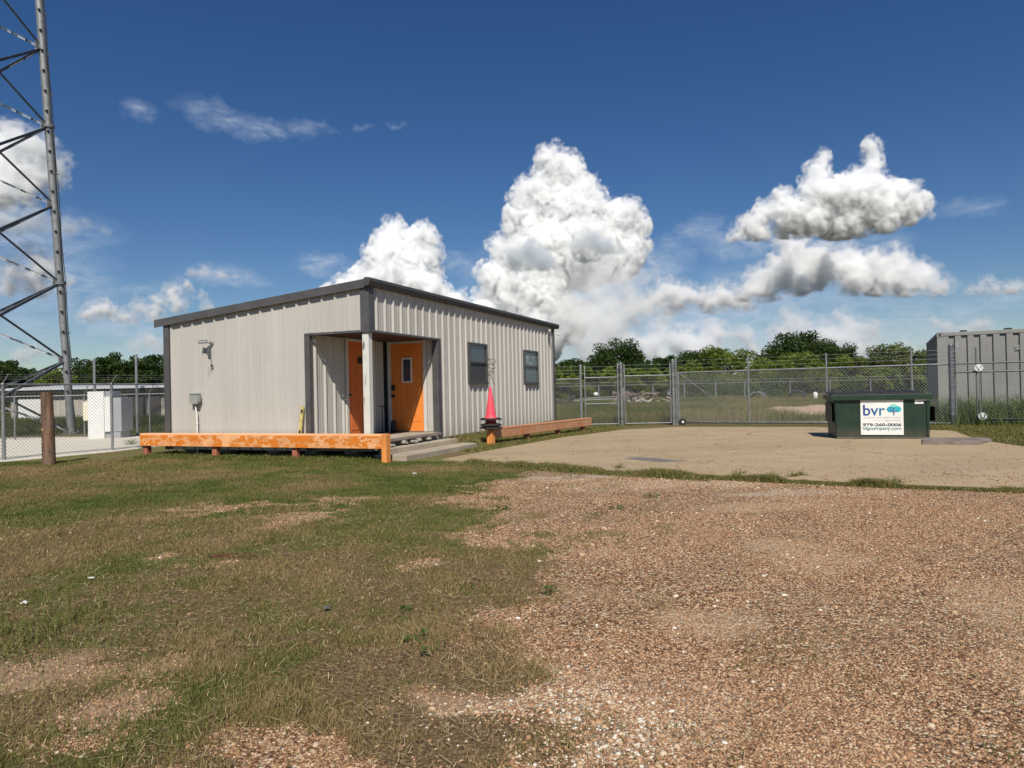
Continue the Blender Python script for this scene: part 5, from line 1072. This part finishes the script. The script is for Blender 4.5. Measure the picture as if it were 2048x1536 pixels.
# spoil heap in the field, debris, culvert pipes
q = G(1600, 845, 0); q = Vector((AY(1605, 840, 30).x, 30, 0)); vs = []; n_ = 34
xs_, ys_ = np.meshgrid(np.linspace(-2.6, 2.6, n_), np.linspace(-1.5, 1.5, n_)); hh = .34*np.clip(1-(xs_/2.6)**2-(ys_/1.5)**2, 0, 1)**.7*(.6+.8*fbm(xs_+5, ys_+3, 1.2, 4)); hh += .03*rng.random(hh.shape)*(hh > 0)-.03
idx = np.arange(n_*n_).reshape(n_, n_); Qq = np.stack([idx[:-1, :-1], idx[:-1, 1:], idx[1:, 1:], idx[1:, :-1]], -1).reshape(-1, 4)
o = tri_mesh('gravel_heap', np.stack([xs_.ravel()+q.x, ys_.ravel()+q.y, hh.ravel()], 1), Qq, rough_mat('spoil', (.34, .25, .18), .35, 8, .9, 0, .2, .9, 15)); tag(o, 'low reddish gravel heap in the field behind the sliding gate', 'heap')
def debris(px, py, D, w, hgt, lb, cat, col, n_=26, nm='debris_pile'):
    q = AY(px, py, D); q.z = 0; m = MB()
    for k in range(n_):
        c_ = Vector((q.x+random.uniform(-w, w), q.y+random.uniform(-.8, .8), random.uniform(.02, hgt))); d_ = Vector((random.uniform(-1, 1), random.uniform(-1, 1), random.uniform(-.5, .5))).normalized()*random.uniform(.15, .6)
        if k % 2: m.bar(c_-d_, c_+d_, random.uniform(.05, .2), .04)
        else: m.rod(c_-d_, c_+d_, .05, n=6)
    tag(m.build(nm, rough_mat(nm+'_mat', col, .5, 3, .8)), lb, cat)
debris(1268, 803, 52, 1.6, .9, 'heap of broken timber and scrap in the field behind the wider gate leaf', 'scrap heap', (.24, .19, .16), 60)
debris(1300, 806, 50, 1.6, .35, 'low strip of pale scrap right of the broken timber heap', 'scrap heap', (.42, .38, .33), 26)
debris(1120, 806, 46, .9, .7, 'dark scrap pile seen beside the office back corner', 'scrap heap', (.06, .06, .06), 30)
q = AY(1215, 802, 54); o = MB().rod((q.x-2.6, q.y, .35), (q.x+2.3, q.y+.4, .45), .05, n=10).rod((q.x-2.2, q.y-.2, .5), (q.x+1.6, q.y, .62), .035, n=10).build('scrap_pipe', M_GAL); tag(o, 'pale scrap pipes lying in the field seen through the walk gate', 'pipes')
q = AY(1192, 797, 55); q.z = 0; o = MB().lathe((q.x, q.y, .85), [(.001, .12), (.10, .1), (.17, .03), (.2, -.05), (.15, -.15)], 12).build('white_bag', M_WHITE); tag(o, 'small white bag among scrap seen through the walk gate', 'bag')
for (px, py, D, r_, lb) in ((1512, 800, 56, .62, 'pale round culvert pipe lying in the field left of the heap'), (1592, 800, 56, .66, 'dark round culvert pipe lying in the field above the gravel heap')):
    q = AY(px, py, D); m = MB(); n_ = 24
    vs = []; 
    for yy_, rr in ((0, r_), (0, r_*.88), (2.5, r_*.88), (2.5, r_)):
        for k in range(n_): a_ = 2*math.pi*k/n_; vs.append((q.x+rr*math.cos(a_)+yy_*.5, q.y+yy_, r_*.15+rr*math.sin(a_)))
    fs = []
    for (i, j) in ((0, 1), (1, 2), (2, 3), (3, 0)):
        for k in range(n_): fs.append((i*n_+k, i*n_+(k+1) % n_, j*n_+(k+1) % n_, j*n_+k))
    m.add(vs, fs, True); tag(m.build('culvert_pipe', M_GALD if px < 1550 else M_DARK), lb, 'pipe', 'culvert pipes in the field')
q = AY(1631, 797, 50); q.z = .35; o = MB().lathe(tuple(q), [(.001, .33), (.10, .3), (.17, .15), (.12, 0), (.16, -.2), (.1, -.3)], 12).build('white_sack', M_WHITE); tag(o, 'white plastic sack in the field left of the dumpster', 'sack')
# small stray bits on the lawn
for k, (px, py, r_, lb) in enumerate(((182, 1162, .018, 'pale crushed can lying in the grass on the left'), (653, 1221, .018, 'grey crushed scrap lying in the middle of the lawn'), (830, 950, .032, 'white scrap of litter on the grass in front of the steps'), (50, 1210, .017, 'small pale paper scrap near the left edge of the lawn'))):
    q = G(px, py); z_ = float(gz(q.x, q.y)); m = MB()
    for j in range(4):
        c_ = Vector((q.x+random.uniform(-1, 1)*r_*.6, q.y+random.uniform(-1, 1)*r_*.5, z_+.02+random.uniform(0, 1)*r_*.4)); d_ = Vector((random.uniform(-1, 1), random.uniform(-1, 1), random.uniform(-.4, .4))).normalized()*r_*.7; m.bar(c_-d_, c_+d_, r_*.9, r_*.25)
    tag(m.build('litter', M_WHITE if k != 1 else M_GALD), lb, 'litter', 'litter on the lawn')
q = G(465, 1118); m = MB(); m.tube([(q.x+.16*math.cos(a_*.5)*(1+.2*math.sin(a_*2)), q.y+.06*math.sin(a_*.5)+.02*math.sin(a_*3), float(gz(q.x, q.y))+.02) for a_ in range(14)], .0035, 5); tag(m.build('red_cord', rough_mat('red_cord', (.16, .03, .035), .2, 9)), 'faded red cord lying around the pale stones in the lawn', 'cord')
# ------------------------------------------------------------------ cumulus clouds: real puffs, lit by the sun; the grey ones are shaded by colour
def icos(sub):
    v, f = IV.copy(), IF.copy()
    for _ in range(sub):
        ed = {}; vl = list(v); nf = []
        def mid(a, b):
            k = (min(a, b), max(a, b))
            if k not in ed: q = vl[a]+vl[b]; vl.append(q/np.linalg.norm(q)); ed[k] = len(vl)-1
            return ed[k]
        for a, b, c in f: x_, y_, z_ = mid(a, b), mid(b, c), mid(c, a); nf += [(a, x_, z_), (b, y_, x_), (c, z_, y_), (x_, y_, z_)]
        v = np.array(vl); f = np.array(nf)
    return v, f
I1 = icos(1); I2 = icos(2)
def cloud_mat(nm, dens, lo=.02, hi=.30, er=.9, col=(.984, .991, .9995), ns=.009, band=70, vox=14):  # faint blue in the colour stands in for bluish cloud shade
    m = bpy.data.materials.new(nm); m.use_nodes = True; t = m.node_tree; t.nodes.clear(); N = t.nodes.new; L = t.links.new
    o = N('ShaderNodeOutputMaterial'); v = N('ShaderNodeVolumePrincipled'); v.inputs['Color'].default_value = (*col, 1); v.inputs['Anisotropy'].default_value = -.1
    at = N('ShaderNodeAttribute'); at.attribute_name = 'density'; tc = N('ShaderNodeTexCoord')
    n = N('ShaderNodeTexNoise'); n.inputs['Scale'].default_value = ns; n.inputs['Detail'].default_value = 7; n.inputs['Roughness'].default_value = .66; L(tc.outputs['Object'], n.inputs['Vector'])
    s0 = N('ShaderNodeMath'); s0.operation = 'SUBTRACT'; L(n.outputs['Fac'], s0.inputs[0]); s0.inputs[1].default_value = .38
    s = N('ShaderNodeMath'); s.operation = 'MULTIPLY_ADD'; L(s0.outputs[0], s.inputs[0]); s.inputs[1].default_value = -er; L(at.outputs['Fac'], s.inputs[2])
    r = N('ShaderNodeMapRange'); L(s.outputs[0], r.inputs[0]); r.inputs[1].default_value = lo; r.inputs[2].default_value = hi; r.inputs[3].default_value = 0; r.inputs[4].default_value = dens
    L(r.outputs[0], v.inputs['Density']); L(v.outputs[0], o.inputs['Volume']); m['band'] = band; m['vox'] = vox; return m
CM1 = cloud_mat('cumulus', .09, .0, .36, 1.25, (.990, .995, .9998), ns=.02, band=50, vox=9.5); CM4 = cloud_mat('soft_cumulus', .038, .0, .46, 1.4, (.989, .994, .9998), ns=.016, band=75, vox=15)
CM2 = cloud_mat('hazy_cumulus', .013, .02, .5, 1.1, ns=.007, band=100, vox=22); CM3 = cloud_mat('shade_grey_cumulus', .026, .0, .5, 1.2, (.78, .83, .885), ns=.012, band=70, vox=16)  # the grey volume colour stands in for shade on shadowed clouds
crng = np.random.default_rng(11)
def cloud(label, D, blobs, mat, lv=2, base=None, flat=.75):
    """blobs in photo pixels (x, y, r); every puff carries smaller puffs"""
    P, R0 = [], []
    for (px, py, r) in blobs:
        q = AY(px, py, D); rr = (r+3.5)*D/FPX; P.append([q.x, q.y+crng.uniform(-.4, .4)*rr, q.z]); R0.append(rr)
    P = np.array(P); R0 = np.array(R0); lev = [(P, R0, I2)]
    zb = AY(blobs[0][0], base, D).z if base else None
    cur = (P, R0)
    for l in range(lv):
        k = 26 if l == 0 else 15; p, r = cur; d = crng.normal(size=(len(p), k, 3)); d[:, :, 1] -= .5; d[:, :, 2] += .25; d /= np.linalg.norm(d, axis=2)[..., None]
        rad = r[:, None]*crng.uniform(.20, .46, (len(p), k)); c = p[:, None, :]+d*(r[:, None]*crng.uniform(.72, .95, (len(p), k)))[..., None]
        c = c.reshape(-1, 3); rad = rad.ravel()
        # drop the ones buried inside a bigger puff
        dist = np.linalg.norm(c[:, None, :]-P[None], axis=2); keep = ~((dist+rad[:, None]*.6) < R0[None]).any(1)
        c, rad = c[keep], rad[keep]; lev.append((c, rad, I1 if l == 0 else (IV, IF))); cur = (c, rad)
    Vs, Ts = [], []; off = 0
    for (c, rad, (iv, jf)) in lev:
        sh = 1+crng.uniform(-.07, .07, (len(c), len(iv)))
        v_ = (c[:, None, :]+iv[None]*(rad[:, None]*sh)[..., None]).reshape(-1, 3); f_ = (jf[None]+np.arange(len(c))[:, None, None]*len(iv)).reshape(-1, 3)+off; off += len(v_); Vs.append(v_); Ts.append(f_)
    Vv = np.concatenate(Vs)
    if zb is not None: Vv[:, 2] = np.where(Vv[:, 2] < zb, zb+(Vv[:, 2]-zb)*.22, Vv[:, 2])
    src = tri_mesh('cloud_shape', Vv, np.concatenate(Ts), mat); src.hide_render = True
    vd = bpy.data.volumes.new('cloud'); o = bpy.data.objects.new('cloud', vd); COL.objects.link(o); vd.materials.append(mat); src.parent = o
    mo = o.modifiers.new('volume', 'MESH_TO_VOLUME'); mo.object = src; mo.density = 1; mo.resolution_mode = 'VOXEL_SIZE'; mo.voxel_size = mat['vox']; mo.interior_band_width = mat['band']
    return tag(o, label, 'cloud', 'cumulus clouds')
cloud('towering bright white cumulus rising behind the right half of the office roof', 6200, [(1100, 328, 34), (1135, 345, 38), (1168, 368, 26), (1085, 355, 26), (1060, 400, 42), (1110, 400, 55), (1160, 420, 50), (1045, 440, 42), (1100, 455, 60), (1190, 440, 45), (1240, 440, 42), (1275, 450, 30), (1020, 505, 42), (1080, 520, 70), (1160, 510, 75), (1235, 505, 60), (1280, 490, 26), (1000, 560, 46), (985, 600, 38), (1060, 590, 75), (1030, 640, 60), (960, 640, 40), (1000, 690, 55), (940, 690, 40), (1070, 680, 60), (1130, 640, 50)], CM1)
cloud('soft pale lower body of the towering cumulus, thinning to the right', 5900, [(1190, 560, 44), (1245, 560, 46), (1295, 555, 34), (1130, 610, 46), (1190, 620, 60), (1255, 620, 56), (1315, 625, 38), (1090, 665, 44), (1160, 680, 50), (1230, 680, 46), (1040, 690, 40), (1310, 590, 26), (1290, 500, 22)], CM2, 2, 712)
cloud('small cloud with its shade coloured dark grey, drifting in front of the towering cumulus, on its right', 4800, [(1160, 488, 15), (1185, 482, 20), (1210, 492, 19), (1238, 500, 14), (1145, 496, 9)], CM3, 2, 512)
cloud('ragged cloud with its shade coloured dark grey, in front of the towering cumulus, on its left', 4900, [(1030, 515, 17), (1060, 505, 22), (1085, 520, 22), (1060, 530, 18), (1062, 482, 10), (1100, 530, 14), (1010, 500, 8)], CM3, 2, 545)
cloud('white cumulus rising behind the corner of the office roof', 6400, [(790, 472, 34), (770, 490, 30), (845, 478, 34), (862, 490, 24), (780, 525, 48), (835, 525, 48), (725, 560, 36), (700, 590, 40), (660, 590, 28), (790, 585, 65), (855, 590, 45), (890, 620, 45), (640, 605, 24), (740, 620, 60)], CM1)
cloud('white cumulus with two raised heads at the upper right', 6000, [(1738, 294, 20), (1752, 306, 16), (1748, 322, 20), (1738, 338, 22), (1722, 354, 24), (1700, 368, 28), (1755, 360, 18), (1648, 314, 17), (1640, 328, 18), (1618, 336, 15), (1632, 348, 22), (1650, 352, 20), (1626, 366, 26), (1640, 380, 30), (1620, 390, 32), (1670, 395, 42), (1730, 398, 48), (1785, 402, 42), (1830, 410, 30), (1815, 385, 12), (1560, 398, 24), (1530, 425, 26), (1570, 430, 32), (1495, 450, 24), (1470, 480, 20), (1455, 500, 14), (1520, 470, 26), (1580, 450, 30), (1620, 430, 46), (1690, 438, 50), (1760, 430, 42), (1810, 425, 30)], CM1, 2, 474)
cloud('broad white cumulus bank below the two headed cloud', 6900, [(1560, 480, 24), (1590, 500, 34), (1640, 515, 34), (1690, 525, 40), (1740, 525, 34), (1785, 505, 24), (1800, 530, 36), (1845, 550, 36), (1880, 575, 26), (1560, 535, 40), (1520, 560, 34), (1640, 540, 44), (1700, 560, 40), (1760, 560, 42), (1820, 570, 36), (1500, 590, 34), (1870, 590, 28), (1590, 560, 40), (1540, 600, 30)], CM4, 2, 600)
cloud('row of white cumulus left of the broad bank', 7400, [(1230, 605, 20), (1260, 612, 24), (1310, 600, 28), (1335, 583, 32), (1365, 590, 30), (1400, 600, 28), (1440, 582, 26), (1460, 600, 30), (1490, 610, 26), (1290, 612, 24), (1350, 612, 30), (1425, 615, 26)], CM4, 2, 632)
cloud('small white cumulus at the right edge of the sky', 7200, [(1975, 562, 16), (1960, 580, 18), (1990, 580, 20), (2025, 578, 20), (2060, 575, 22), (1935, 585, 12)], CM4, 2, 592)
cloud('low hazy cloud bank above the rounded dark tree', 9800, [(1160, 660, 30), (1210, 670, 34), (1260, 680, 30), (1320, 665, 34), (1370, 680, 36), (1430, 665, 34), (1480, 672, 26), (1300, 700, 40), (1400, 705, 40), (1200, 705, 40)], CM2, 2)
cloud('pair of low hazy cumulus heads above the highest dark tree', 9400, [(1575, 632, 26), (1600, 645, 28), (1630, 655, 22), (1690, 632, 24), (1710, 655, 30), (1745, 662, 26), (1660, 675, 36), (1560, 670, 32), (1620, 690, 34), (1700, 690, 34)], CM2, 2)
cloud('thin pale cloud bank lying lowest along the tree tops on the right', 9900, [(1130+34*k, 700+8*math.sin(k*1.7), 20+7*math.sin(k*2.9)) for k in range(23)], CM2, 1)
cloud('faint low cumulus above the container', 9600, [(1950, 652, 14), (1975, 648, 14), (1925, 662, 14), (1890, 655, 14), (1870, 645, 12)], CM2, 2, 668)
cloud('large white cumulus behind the tower at the left edge', 5800, [(20, 262, 24), (-10, 280, 40), (45, 290, 44), (90, 300, 36), (120, 320, 26), (20, 340, 50), (75, 345, 45), (110, 350, 28), (-20, 380, 60), (40, 390, 44)], CM4, 2, 415)
cloud('cloud band across the tower, its underside shade coloured grey', 5600, [(20, 440, 34), (80, 445, 32), (130, 452, 24), (170, 448, 16), (-20, 450, 40), (210, 468, 14), (40, 465, 26)], CM3, 1, 475)
cloud('white cumulus below the grey band behind the tower', 6100, [(60, 505, 26), (30, 540, 30), (85, 530, 34), (110, 540, 24), (10, 570, 26), (60, 565, 34), (130, 560, 18)], CM4, 2, 600)
cloud('long low white cumulus left of the office roof', 7600, [(172, 634, 16), (180, 626, 22), (205, 618, 24), (240, 630, 20), (280, 615, 20), (315, 605, 20), (345, 585, 22), (370, 572, 16), (360, 610, 22), (260, 640, 20), (310, 630, 22), (400, 590, 14), (410, 612, 16)], CM4, 2, 650)
cloud('flat white cloud streak above the office roof on the left', 7000, [(385, 545, 10), (410, 547, 13), (440, 552, 12), (470, 556, 9), (495, 558, 7)], CM2, 2, 560)
cloud('low faint cumulus just left of the office roof corner', 9000, [(265, 690, 16), (290, 680, 18), (320, 690, 18), (340, 680, 16), (70, 700, 16), (40, 710, 18)], CM2, 1)
